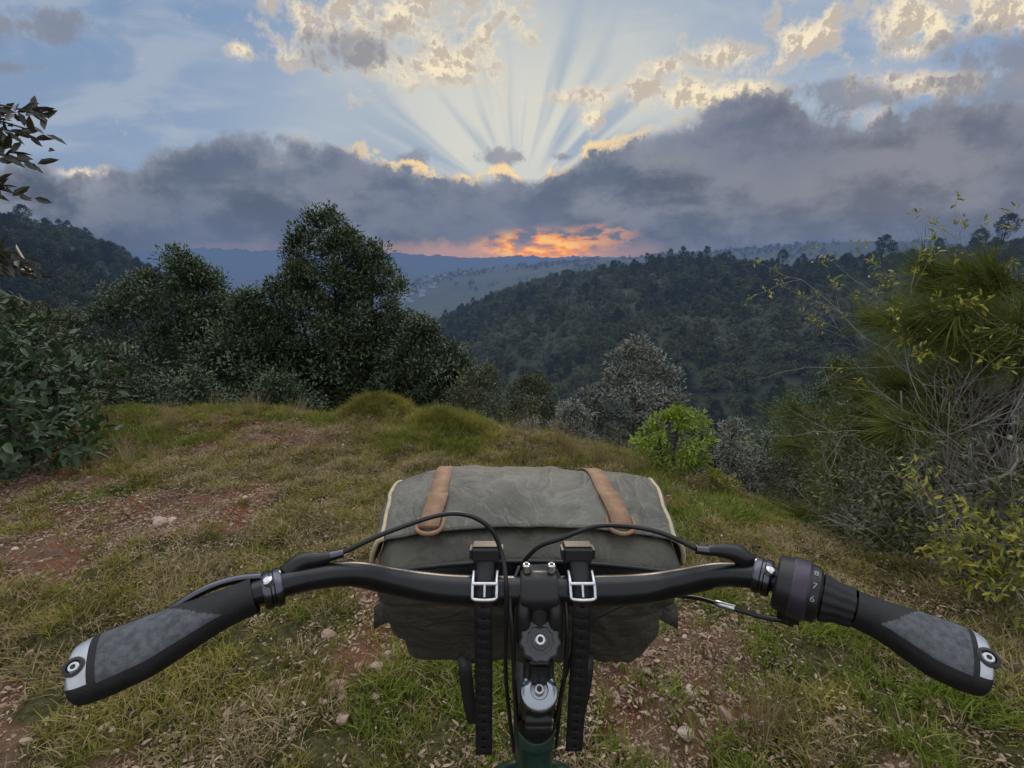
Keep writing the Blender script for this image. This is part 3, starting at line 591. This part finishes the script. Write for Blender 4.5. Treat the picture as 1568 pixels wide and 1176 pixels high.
box('shifter_cable_housing',(.256,.366,1.134),(.018,.022,.02),PLB,(0.2,0,-.55),.004)
# stem
ST=np.array([CX,.414,.985]);SD=np.array([0,.342,-.94])
lathe('stem_bar_clamp',(CX,.4345,1.101),(1,0,0),[(-.020,.0159),(-.020,.0205),(-.017,.0225),(.017,.0225),(.020,.0205),(.020,.0159)],PLB,lobes=4,amp=.03,seg=48)
box('stem_faceplate',(CX,.447,1.110),(.034,.016,.030),PLB,(.35,0,0),.004)
for sx in(-.0135,.0135):
    disc('stem_bolt',(CX+sx,.436,1.1285),(0,.2,1),.0046,.010,SIL);disc('stem_bolt_socket',(CX+sx,.4372,1.1342),(0,.2,1),.0024,.001,PLB,b=.0003)
    ctube('stem_fork_arm',[(CX+sx*1.15,.424,1.105),(CX+sx*1.25,.414,1.088),(CX+sx*1.2,.410,1.06)],[.0075,.008,.009],PLB,14)
ctube('stem_riser',[(CX,.428,1.095),(CX,.421,1.06),(CX,.419,1.03),(CX,.418,1.0)],[.015,.0185,.0175,.017],PLB,24)
kn=np.array(VIEW);KC=np.array([CX,.402,1.066])
PL2=pbr('knob_black',(.035,.035,.04),.34)
lathe('stem_pivot_knob',KC,VIEW,[(-.014,.012),(-.014,.0185),(.002,.0205),(.006,.0205),(.0078,.0188),(.0078,.0135),(.0060,.0130),(.0060,.0095),(.0072,.0090),(.0072,1e-4)],PL2,lobes=11,amp=.045,seg=110)
disc('stem_pivot_bolt',KC+kn*.0085,VIEW,.0062,.0035,SIL);disc('stem_pivot_socket',KC+kn*.0106,VIEW,.0028,.0008,PLB,b=.0002)
box('stem_link',(CX,.411,1.028),(.028,.024,.036),PLB,(.2,0,0),.005)
ca=ST-SD*.014
lathe('steerer_clamp',ST+SD*.02,-SD,[(-.022,.012),(-.022,.0185),(-.02,.0200),(.026,.0200),(.028,.0185),(.028,.001)],PLB)
lathe('steerer_top_cap',ca+np.array([0,-.008,.004]),-SD+np.array([0,-.25,.1]),[(-.008,.0185),(-.001,.0200),(.003,.0192),(.0065,.0150),(.0072,.0098),(.0050,.0088),(.0050,1e-4)],pbr('cap_metal',(.33,.36,.40),.22,1.))
cn=-SD+np.array([0,-.25,.1]);cn/=np.linalg.norm(cn)
disc('top_cap_bolt',ca+np.array([0,-.008,.004])+cn*.0068,cn,.0060,.0036,SIL);disc('top_cap_socket',ca+np.array([0,-.008,.004])+cn*.0089,cn,.0028,.0008,PLB,b=.0002)
for k_ in(.022,.040):
    c0=ST+SD*k_+np.array([0,-.021,0]);ctube('clamp_bolt_lug',[c0+np.array([-.014,0,0]),c0+np.array([.014,0,0])],.0065,PLB,16,2)
    disc('clamp_bolt',c0+np.array([.0145,-.001,0]),(1,0,0),.0042,.003,SIL)
lathe('headset',ST+SD*.062,-SD,[(-.012,.018),(-.012,.0235),(-.004,.0245),(0,.0225),(.004,.0235),(.012,.020),(.012,.001)],BLK)
ctube('head_tube',[ST+SD*.075,ST+SD*.24],.0245,GRN,28,2)
ctube('top_tube',[ST+SD*.125+np.array([0,-.01,0]),(CX,.0,.80),(CX,-.22,.76)],.019,GRN,20)
ctube('down_tube',[ST+SD*.205,(CX,.10,.38),(CX,.03,.29)],.021,GRN,20)
ctube('seat_tube',[(CX,.03,.29),(CX,-.2,.80)],.016,GRN,20,2);ctube('seat_post',[(CX,-.2,.80),(CX,-.245,.91)],.0136,BLK,16,2)
ctube('saddle',[(CX,-.06,.925),(CX,-.15,.93),(CX,-.26,.935),(CX,-.31,.93)],[.016,.024,.055,.05],RUB,20)
for sx in(-1,1):
    cw=ST+SD*.245
    ctube('fork_blade',[cw+np.array([0,0,0]),cw+np.array([.05*sx,.005,-.03]),cw+np.array([.055*sx,.10,-.25]),np.array([CX+.055*sx,.70,.345])],[.017,.016,.014,.010],GRN,16)
    ctube('chain_stay',[(CX+.03*sx,.02,.29),(CX+.06*sx,-.42,.345)],.009,GRN,12,2);ctube('seat_stay',[(CX+.015*sx,-.19,.78),(CX+.06*sx,-.42,.345)],.008,GRN,12,2)
def wheel(nm,cy):
    w=bpy.data.objects.new(nm,None);sc.collection.objects.link(w);w.parent=bike;a=np.linspace(0,2*np.pi,73);mb=MB()
    cz=.347;mk=lambda R_:np.stack([0*a+CX,cy+np.cos(a)*R_,cz+np.sin(a)*R_],1)
    mb.tube(mk(.322),.025,0,14);mb.tube(mk(.292),.011,1,8)
    for i in range(32):
        t=i*2*np.pi/32;sx=.03*(1 if i%2 else -1);mb.tube([[CX+sx,cy+.02*np.cos(t+.8),cz+.02*np.sin(t+.8)],[CX,cy+.288*np.cos(t),cz+.288*np.sin(t)]],.001,2,4)
    mb.tube([[CX-.05,cy,cz],[CX+.05,cy,cz]],.012,2,12);o=mb.build('tyre_rim_spokes',[RUB,BLK,SIL],smooth=True);o.parent=w
wheel('front_wheel',.70);wheel('rear_wheel',-.42)
cab=lambda nm,pts,r_=.0024,m_=PLB: ctube(nm,pts,r_,m_,10,10)
cab('left_brake_cable',[(-.168,.4035,1.1695),(-.120,.4157,1.187),(-.064,.438,1.193),(-.027,.444,1.176),(-.011,.438,1.145),(-.006,.418,1.118),(-.007,.412,1.06),(-.006,.425,.98),(.002,.445,.86)])
cab('right_brake_cable',[(.183,.405,1.173),(.141,.4157,1.187),(.0926,.4345,1.181),(.0528,.443,1.160),(.025,.455,1.138),(.006,.458,1.10),(.0,.45,1.03),(.008,.455,.88)])
cab('shifter_cable',[(.252,.358,1.130),(.236,.374,1.121),(.213,.3965,1.114),(.192,.43,1.097),(.15,.455,1.075),(.09,.455,1.04),(.062,.44,.98),(.055,.45,.86)],.0022)
ctube('cable_ferrule',[(.220,.390,1.1165),(.207,.4035,1.1115)],.0034,SIL,12,3)
cab('cable_a',[(.048,.445,1.12),(.056,.425,1.105),(.058,.408,1.07),(.056,.405,1.02),(.053,.42,.96),(.045,.445,.86)],.0024)
cab('cable_b',[(.008,.45,1.12),(-.002,.422,1.105),(.001,.406,1.07),(.002,.404,1.02),(.004,.42,.96),(.012,.445,.86)],.0024)
def strap(x0,x1,zb):
    yz=cr([(0,.470,1.120),(0,.455,1.128),(0,.436,1.1215),(0,.4185,1.113),(0,.4125,1.098),(0,.411,1.07),(0,.413,1.0),(0,.416,zb)],6)[:,1:]
    d=np.r_[0,np.cumsum(np.hypot(*np.diff(yz,axis=0).T))];n=int(d[-1]/.0042);s_=np.linspace(0,d[-1],n);yy=np.interp(s_,d,yz[:,0]);zz=np.interp(s_,d,yz[:,1]);xx=np.interp(s_,[0,d[-1]],[x0,x1])
    cols=[-.0095,-.0022,.0022,.0095];V=np.array([[xx[i]+c,yy[i],zz[i]] for i in range(n) for c in cols]);F=[]
    for i in range(n-1):
        for c in range(3):
            if c==1 and i%3==1 and i>14: continue
            F.append([i*4+c,i*4+c+1,i*4+c+5,i*4+c+4])
    mb=MB();mb.add(V,F,0);o=mb.build('rubber_strap',[RUB]);md=o.modifiers.new('s','SOLIDIFY');md.thickness=.0035;md.offset=0;child(o)
    box('strap_block',(x0,.462,1.131),(.037,.026,.018),PLB,(-.25,0,0),.004);box('strap_block_base',(x0,.466,1.119),(.030,.018,.016),PLB,(-.25,0,0),.003)
    w_=.0125
    lp=[(-w_,.438,1.1235),(-w_,.424,1.122),(-w_,.4135,1.1145),(-w_*.8,.4105,1.110),(w_*.8,.4105,1.110),(w_,.4135,1.1145),(w_,.424,1.122),(w_,.438,1.1235)]
    ctube('strap_buckle',[(x0+a,b,c) for a,b,c in lp],.0019,SIL,10,6);ctube('strap_buckle_bar',[(x0-w_,.420,1.1215),(x0+w_,.420,1.1215)],.0020,SIL,10,2)
    ctube('strap_buckle_tongue',[(x0,.420,1.122),(x0,.4115,1.112)],.0016,SIL,8,2)
strap(-.0285,-.0325,.895);strap(.0735,.0715,.90)

# ---------------------------------------------------------------- HANDLEBAR BAG
bag=bpy.data.objects.new('handlebar_bag',None);sc.collection.objects.link(bag);BX=.019
def fabric(name,col,sc_=1.):
    m,N=newmat(name);tc=N.n('ShaderNodeTexCoord').outputs['Object'];n1=N.noise(tc,10,6,.7);n2=N.noise(tc,120,4,.7)
    mp=N.v('MULTIPLY',tc,(1.,.6,1.6));rg_=N.m('ABSOLUTE',N.m('SUBTRACT',N.noise(mp,15,4,.55,1.2),.5))
    c=N.mix(N.ss(n1,.3,.7),tuple(x*.68 for x in col)+(1,),tuple(x*1.3 for x in col)+(1,));c=N.mix(N.m('MULTIPLY',N.ss(n2,.56,.78),.35),c,tuple(min(1,x*1.9) for x in col)+(1,))
    c=N.mix(N.m('MULTIPLY',N.ss(rg_,.025,.0),.45),c,tuple(min(1,x*1.7) for x in col)+(1,))
    p=N.n('ShaderNodeBsdfPrincipled');N.set(p.inputs['Base Color'],c);p.inputs['Roughness'].default_value=.66;p.inputs['Specular IOR Level'].default_value=.35
    sep=N.n('ShaderNodeSeparateXYZ');N.set(sep.inputs[0],tc)
    wv=N.m('MULTIPLY',N.m('SINE',N.m('MULTIPLY',sep.outputs[0],3800.)),N.m('SINE',N.m('MULTIPLY',N.m('ADD',sep.outputs[1],sep.outputs[2]),3800.)))
    b=N.n('ShaderNodeBump');b.inputs['Strength'].default_value=.85;b.inputs['Distance'].default_value=.007
    N.set(b.inputs['Height'],N.m('ADD',N.m('ADD',N.m('MULTIPLY',rg_,1.7),N.m('MULTIPLY',n2,.07)),N.m('MULTIPLY',wv,.012)))
    N.set(p.inputs['Normal'],b.outputs[0]);return finish(m,N,p.outputs[0])
FB=fabric('bag_canvas',(.050,.047,.037));FLD=fabric('bag_lid_canvas',(.118,.114,.097));TAN=pbr('tan_webbing',(.25,.145,.08),.7,var=.2,vscale=60,bump=.4,bscale=500);CRM=pbr('cream_binding',(.45,.38,.24),.75,var=.15,vscale=80,bump=.3,bscale=600)
BT=pbr('bag_black_trim',(.014,.015,.018),.45,bump=.3,bscale=300)
def B(p,s=1.,n_=13.):
    p=np.atleast_2d(np.asarray(p,float));k=(np.abs(p)**n_).sum(1)**(1/n_);mx=np.abs(p).max(1);q=p*(mx/np.maximum(k,1e-9))[:,None]
    x,y,z=q[:,0],q[:,1],q[:,2];zt=(z+1)/2;yt=(y+1)/2
    hw=.162+.028*zt**.8+.012*np.sin(np.pi*zt)+.018*yt*zt
    yr=.535-.053*zt**1.1;yf=.70+.0*zt
    yy=yr+(yf-yr)*(y+1)/2-.012*(1-x*x)*(1-z*z)*(y<0)
    zb=.895;ztop=1.101+.030*sm(-1.1,.2,y)-.014*sm(.3,1.2,y)-.012*np.abs(x)**3+.004*np.cos(x*3)
    zz=zb+(ztop-zb)*zt
    wr=(fbm(x*2+y*.8+5,z*2+y*1+7,1,3)-.5)*.010+np.sin(x*9+z*3+y*4)*.0012-(np.abs(fbm(x*5+z*2+20,y*1.6+z*2+2,1,2)-.5))*.018
    wr=wr-.004*(1-sm(0,.08,np.abs(z-.2+.12*np.sin(x*2.2))))*(y<-.8)
    o=np.stack([BX+x*hw,yy,zz],1);c=np.array([BX,.61,1.02]);d=o-c;d/=np.linalg.norm(d,axis=1,keepdims=True)
    return o+d*(wr[:,None]+(s-1))
def cube_grid(n,keep=None,s=1.,mat=0):
    mb=MB();g=np.linspace(-1,1,n)
    for ax in range(3):
        for sg in(-1,1):
            U,W=np.meshgrid(g,g,indexing='ij');P=np.zeros((n,n,3));o=[a for a in range(3) if a!=ax];P[...,ax]=sg;P[...,o[0]]=U;P[...,o[1]]=W
            i=np.arange(n-1)[:,None]*n;j=np.arange(n-1)[None];F=np.stack([i+j,i+n+j,i+n+j+1,i+j+1],-1).reshape(-1,4)
            pp=P.reshape(-1,3)
            if keep is not None:
                cen=pp[F].mean(1);F=F[keep(cen)]
            if len(F): mb.add(B(pp,s),F,mat)
    return mb
def weld(ob,sub=True):
    import bmesh
    bm=bmesh.new();bm.from_mesh(ob.data);bmesh.ops.remove_doubles(bm,verts=bm.verts[:],dist=1e-5);bmesh.ops.recalc_face_normals(bm,faces=bm.faces[:])
    for v in [v for v in bm.verts if not v.link_faces]: bm.verts.remove(v)
    bm.to_mesh(ob.data);bm.free()
    for p_ in ob.data.polygons:p_.use_smooth=True
o=cube_grid(80).build('body',[FB]);weld(o);child(o,bag)
lidk=lambda c:(c[:,2]>.60)&(c[:,1]>-.52)|((c[:,1]>.98)&(c[:,2]>-.3))
o=cube_grid(81,lidk,1.008).build('lid',[FLD]);weld(o);md=o.modifiers.new('s','SOLIDIFY');md.thickness=.003;md.offset=1;child(o,bag)
def on_bag(pts,s): return B(np.array(pts,float),s)
for sx in(-1,1):
    pp=on_bag([(sx*.93,-.52,1)]+[(sx,-.52,z_) for z_ in np.linspace(.98,.6,6)]+[(sx,y_,.6) for y_ in np.linspace(-.45,.98,14)],1.011);mb=MB();mb.tube(pp,.0032,0,8);child(mb.build('cream_binding',[CRM],smooth=True),bag)
    pp=on_bag([(sx*(.975),y_,1.) for y_ in np.linspace(-.52,.9,14)],1.0115);mb=MB();mb.tube(pp,.0030,0,8);child(mb.build('cream_edge_binding',[CRM],smooth=True),bag)
pp=on_bag([(x_,-.52,1) for x_ in np.linspace(-.95,.95,40)],1.009);mb=MB();mb.tube(pp,.0022,0,8);child(mb.build('lid_hem',[FLD],smooth=True),bag)
def ribbon(name,pts,w,mat,par=bag,th=.0018,side=(1,0,0)):
    P=np.array(pts,float);s_=np.array(side,float)*w/2;V=np.stack([P-s_,P,P+s_],1).reshape(-1,3);n=len(P);F=[[i*3+c,i*3+c+1,i*3+c+4,i*3+c+3] for i in range(n-1) for c in(0,1)]
    mb=MB();mb.add(V,F,0);o=mb.build(name,[mat],smooth=True);md=o.modifiers.new('s','SOLIDIFY');md.thickness=th;md.offset=0;return child(o,par)
def smooth_path(p,k=4):
    p=p.copy()
    for _ in range(k): p[1:-1]=(p[:-2]+p[1:-1]*2+p[2:])/4
    return p
for x0,x1 in((-.54,-.60),(.46,.58)):
    ys=np.linspace(1,-.5,24);pp=smooth_path(on_bag([(x0+(x1-x0)*(1-y_)/1.5,y_,1.) for y_ in ys],1.0155))
    ribbon('tan_strap',pp,.024,TAN);ribbon('tan_strap_patch',pp[-9:]+np.array([0,-.001,.003]),.026,TAN)
    e=pp[-1];f_=pp[-4]-pp[-1];f_/=np.linalg.norm(f_)
    c0=e+f_*.004;w_=.0165
    ctube('strap_loop',[c0+np.array([-w_,0,0])+f_*.012,c0+np.array([-w_,0,0]),c0+np.array([-w_*.75,0,0])-f_*.009,c0-f_*.0135,c0+np.array([w_*.75,0,0])-f_*.009,c0+np.array([w_,0,0]),c0+np.array([w_,0,0])+f_*.012],.0028,TAN,10,6,par=bag)
for zc,r_ in((.99,.003),(.62,.003)):
    pp=on_bag([(x_,-1,zc) for x_ in np.linspace(-.9,.9,40)],1.004);mb=MB();mb.tube(pp,r_,0,8);child(mb.build('piping',[BT],smooth=True),bag)
pz=[on_bag([(x_,-1,z_) for x_ in np.linspace(-.9,.9,40)],1.0035) for z_ in np.linspace(.62,.99,8)]
V=np.concatenate(pz);F=[[i*40+j,i*40+j+1,(i+1)*40+j+1,(i+1)*40+j] for i in range(7) for j in range(39)];mb=MB();mb.add(V,F,0);child(mb.build('rear_trim_panel',[BT],smooth=True),bag)
for sx in(-1,1):
    mb=MB();n=20;g=np.linspace(-1,1,n);U,W=np.meshgrid(g,g,indexing='ij');dome=(1-np.abs(U)**3)*(1-np.abs(W)**3)
    V=np.stack([BX+sx*(.180+.030*dome+.006*W)+0*U,.61+U*.068,1.0+W*.055+.010*U],-1).reshape(-1,3);i=np.arange(n-1)[:,None]*n;j=np.arange(n-1)[None];F=np.stack([i+j,i+n+j,i+n+j+1,i+j+1],-1).reshape(-1,4)
    mb.add(V,F,0);child(mb.build('side_pocket',[FB],smooth=True),bag)
    ribbon('pocket_tab',[(BX+sx*.165,.54,1.0),(BX+sx*.192,.53,.99),(BX+sx*.206,.535,.978)],.034,FB,side=(0,.2,.9))
    ribbon('webbing_tail',[(BX+sx*.085,.53,.93),(BX+sx*.082,.515,.905),(BX+sx*.080,.52,.86),(BX+sx*.074,.53,.80)],.018,BT)
ribbon('webbing_tail_end',[(BX+.078,.52,.86),(BX+.070,.53,.80),(BX+.078,.54,.75)],.014,BT)

# ---------------------------------------------------------------- SKY (world)
w=bpy.data.worlds.new('World');sc.world=w;w.use_nodes=True;w.node_tree.nodes.clear();N=NT(w.node_tree)
NZ=lambda v,s,d,r=.5,ds=0.: N.noise(v,s,d,r,ds,'2D')
d=N.n('ShaderNodeTexCoord').outputs['Generated'];sp=N.n('ShaderNodeSeparateXYZ');N.set(sp.inputs[0],d);dx,dy,dz=sp.outputs
ys=N.m('MAXIMUM',dy,.2);P=N.m('DIVIDE',dx,ys);Q=N.m('DIVIDE',dz,ys);PQ=N.comb(P,Q)
sk=N.n('ShaderNodeTexSky',sky_type='NISHITA');sk.sun_disc=False;sk.sun_elevation=math.radians(12);sk.sun_rotation=math.radians(0);sk.air_density=1.;sk.dust_density=.2
nb=NZ(PQ,5,5,.58,.2);nf=NZ(PQ,15,6,.66,.1);nl=NZ(N.v('MULTIPLY',PQ,(1.6,4.5,1.)),2.2,5,.55,.4)
base=N.mix(N.ss(Q,.1,.5),lin(158,177,202),lin(136,161,194))
base=N.mix(N.m('MULTIPLY',N.ss(P,-.2,-1.),.45),base,lin(110,136,172))
base=N.mix(N.m('MULTIPLY',N.ss(nl,.40,.66),.55),base,lin(182,191,203))
V1=N.v('MULTIPLY',N.v('SUBTRACT',PQ,(.08,.22,0.)),(1/.72,1/.42,0.));gl=N.ss(N.v('LENGTH',V1),1.,.05)
base=N.mix(N.m('MULTIPLY',gl,.92),base,lin(214,215,206))
rel=N.v('SUBTRACT',PQ,(.01,.105,0.));rs=N.n('ShaderNodeSeparateXYZ');N.set(rs.inputs[0],rel);ph=N.m('ARCTAN2',rs.outputs[1],rs.outputs[0]);rl=N.v('LENGTH',rel)
rn=NZ(N.comb(N.m('ADD',ph,5.3),N.m('MULTIPLY',rl,.5)),3.7,2.5,.5);ray=N.ss(rn,.36,.62);fade=N.m('MULTIPLY',N.ss(rl,.05,.16),N.ss(rl,.50,.16))
base=N.mix(N.m('MULTIPLY',N.m('MULTIPLY',fade,N.m('SUBTRACT',1.,ray)),.75),base,lin(142,164,192))
base=N.mix(N.m('MULTIPLY',N.m('MULTIPLY',fade,ray),.30),base,lin(234,228,210))
def field(bl):
    F=None
    for (p,q,a,b) in bl:
        l=N.v('LENGTH',N.v('MULTIPLY',N.v('SUBTRACT',PQ,(p,q,0.)),(1/a,1/b,0.)));v_=N.m('SUBTRACT',1.,l);F=v_ if F is None else N.m('MAXIMUM',F,v_)
    return N.m('MAXIMUM',F,-1.2)
gb=[(-.22,.43,.20,.08),(-.15,.345,.11,.04),(.11,.295,.085,.025),(.15,.26,.03,.02),(.33,.295,.13,.028),(.42,.30,.08,.02),(.43,.365,.09,.025),(.54,.39,.08,.035),(.76,.42,.20,.045),(.92,.45,.2,.05),(.69,.245,.05,.03),(.82,.315,.12,.02),(-.51,.373,.03,.018),(-.86,.16,.06,.012),(.28,.345,.03,.015),(.73,.37,.04,.015)]
Fg=field(gb);val=N.m('ADD',N.m('MULTIPLY',Fg,.75),N.m('ADD',N.m('MULTIPLY',N.m('SUBTRACT',nf,.5),3.2),N.m('MULTIPLY',N.m('SUBTRACT',nb,.5),1.8)))
gm_=N.ss(val,-.32,.75)
nsh=NZ(N.v('ADD',PQ,(.010,-.016,0.)),15,6,.66,.1)
gc=N.mix(N.ss(N.m('SUBTRACT',nf,nsh),-.05,.06),lin(255,238,202),lin(202,188,172));gc=N.mix(N.m('MULTIPLY',N.ss(val,.9,1.7),.6),gc,lin(186,182,180));gc=N.mix(N.m('MULTIPLY',N.ss(val,.5,.0),.5),gc,lin(255,226,180))
base=N.mix(N.m('MULTIPLY',gm_,.95),base,gc)
Fd=field([(-.28,.375,.10,.04),(-.88,.41,.14,.03),(-.97,.345,.1,.015),(.95,.36,.22,.05),(1.0,.31,.3,.06),(.62,.30,.14,.03),(-.2,.185,.04,.02),(-.02,.19,.06,.018),(.1,.19,.03,.01)])
vd=N.m('ADD',Fd,N.m('MULTIPLY',N.m('SUBTRACT',nf,.5),3.));base=N.mix(N.m('MULTIPLY',N.ss(vd,-.1,.7),.75),base,lin(134,138,152))
fc=N.n('ShaderNodeFloatCurve');cm=fc.mapping;cv=cm.curves[0]
prof=[(-1.3,.16),(-1.0,.179),(-.78,.160),(-.667,.205),(-.558,.232),(-.42,.225),(-.285,.196),(-.172,.163),(-.044,.156),(.059,.172),(.147,.196),(.246,.242),(.367,.272),(.477,.289),(.635,.262),(.763,.275),(.945,.30),(1.3,.34)]
for k_,(a,b) in enumerate(prof):
    X_=(a+1.3)/2.6;Y_=b/.5
    if k_==0: cv.points[0].location=(X_,Y_)
    elif k_==len(prof)-1: cv.points[-1].location=(X_,Y_)
    else: cv.points.new(X_,Y_)
cm.update();N.set(fc.inputs[1],N.m('DIVIDE',N.m('ADD',P,1.3),2.6,clamp=True))
C=N.m('MULTIPLY',fc.outputs[0],.5)
e=N.m('ADD',N.m('SUBTRACT',C,Q),N.m('ADD',N.m('MULTIPLY',N.m('SUBTRACT',nb,.5),.085),N.m('MULTIPLY',N.m('SUBTRACT',nf,.5),.08)))
bm_=N.ss(e,-.008,.02)
nk=NZ(N.v('MULTIPLY',PQ,(1.,1.9,1.)),4.6,6,.62,.08);nk2=NZ(N.v('MULTIPLY',PQ,(1.,1.6,1.)),2.1,3,.5,.15)
bc=N.mix(N.ss(nk,.36,.64),lin(86,97,118),lin(138,143,156));bc=N.mix(N.m('MULTIPLY',N.ss(nk2,.40,.62),.5),bc,lin(108,121,147))
bc=N.mix(N.m('MULTIPLY',N.ss(e,.05,.0),.5),bc,lin(158,163,175))
bc=N.mix(N.m('MULTIPLY',N.ss(Q,.15,.02),.65),bc,lin(92,110,142));bc=N.mix(N.m('MULTIPLY',N.m('MULTIPLY',N.ss(P,.15,.6),N.ss(Q,.02,.12)),.3),bc,lin(134,131,140))
rim=N.m('MULTIPLY',N.m('MULTIPLY',N.ss(e,-.012,.003),N.ss(e,.020,.004)),N.m('MULTIPLY',N.ss(N.m('ABSOLUTE',N.m('SUBTRACT',P,-.02)),.46,.12),N.ss(nf,.38,.52)))
col=N.mix(bm_,base,bc);col=N.mix(N.m('MULTIPLY',rim,.95),col,lin(255,222,166))
qn=N.m('ADD',Q,N.m('MULTIPLY',N.m('SUBTRACT',nf,.5),.045));slot=N.ss(qn,.040,.014)
pk=N.m('MULTIPLY',slot,N.ss(N.m('ABSOLUTE',N.m('SUBTRACT',P,.0)),.38,.12));col=N.mix(N.m('MULTIPLY',pk,.7),col,lin(192,152,154))
ln=NZ(N.v('MULTIPLY',PQ,(1.,2.6,1.)),20,4,.6);ob_=N.m('MULTIPLY',N.ss(N.v('LENGTH',N.v('MULTIPLY',N.v('SUBTRACT',PQ,(.06,.024,0.)),(1/.17,1/.044,0.))),1.,.25),N.ss(ln,.36,.52))
col=N.mix(N.m('MULTIPLY',ob_,.95),col,N.mix(N.ss(ln,.48,.64),lin(250,150,92),lin(255,196,124)))
ob2=N.m('MULTIPLY',N.ss(N.v('LENGTH',N.v('MULTIPLY',N.v('SUBTRACT',PQ,(.18,.045,0.)),(1/.1,1/.03,0.))),1.,.3),N.ss(ln,.42,.6));col=N.mix(N.m('MULTIPLY',ob2,.6),col,lin(226,160,130))
pl=N.m('MULTIPLY',N.ss(N.v('LENGTH',N.v('MULTIPLY',N.v('SUBTRACT',PQ,(-.56,.02,0.)),(1/.16,1/.016,0.))),1.,.2),.2);col=N.mix(pl,col,lin(170,146,160))
col=N.mix(N.ss(dz,.45,.8),col,(2.15,2.2,2.28,1.));col=N.mix(N.ss(dy,.25,-.25),col,(.90,.92,.98,1.))  # added fill: unseen sky overhead and behind camera set brightness to light the scene
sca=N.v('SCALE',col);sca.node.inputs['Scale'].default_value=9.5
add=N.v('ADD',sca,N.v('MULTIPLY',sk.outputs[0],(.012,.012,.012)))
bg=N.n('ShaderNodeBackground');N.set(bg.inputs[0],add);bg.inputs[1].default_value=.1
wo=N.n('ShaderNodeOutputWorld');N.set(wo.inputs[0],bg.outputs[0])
try: w.cycles.sampling_method='NONE'
except Exception as ex_: print(ex_)
sl=bpy.data.lights.new('sun','SUN');sl.energy=.7;sl.angle=math.radians(12);sl.color=(1,.82,.60);so=bpy.data.objects.new('sun',sl);sc.collection.objects.link(so)
so.rotation_euler=Vector((-.03,-1,-.30)).to_track_quat('-Z','Y').to_euler()
# ---------------------------------------------------------------- camera
cd=bpy.data.cameras.new('camera');co=bpy.data.objects.new('camera',cd);sc.collection.objects.link(co);co.location=(0,0,1.45);co.rotation_euler=(math.radians(75),0,0)
cd.sensor_width=36;cd.lens=36*720/1568;cd.clip_start=.02;cd.clip_end=40000;sc.camera=co
print('done')
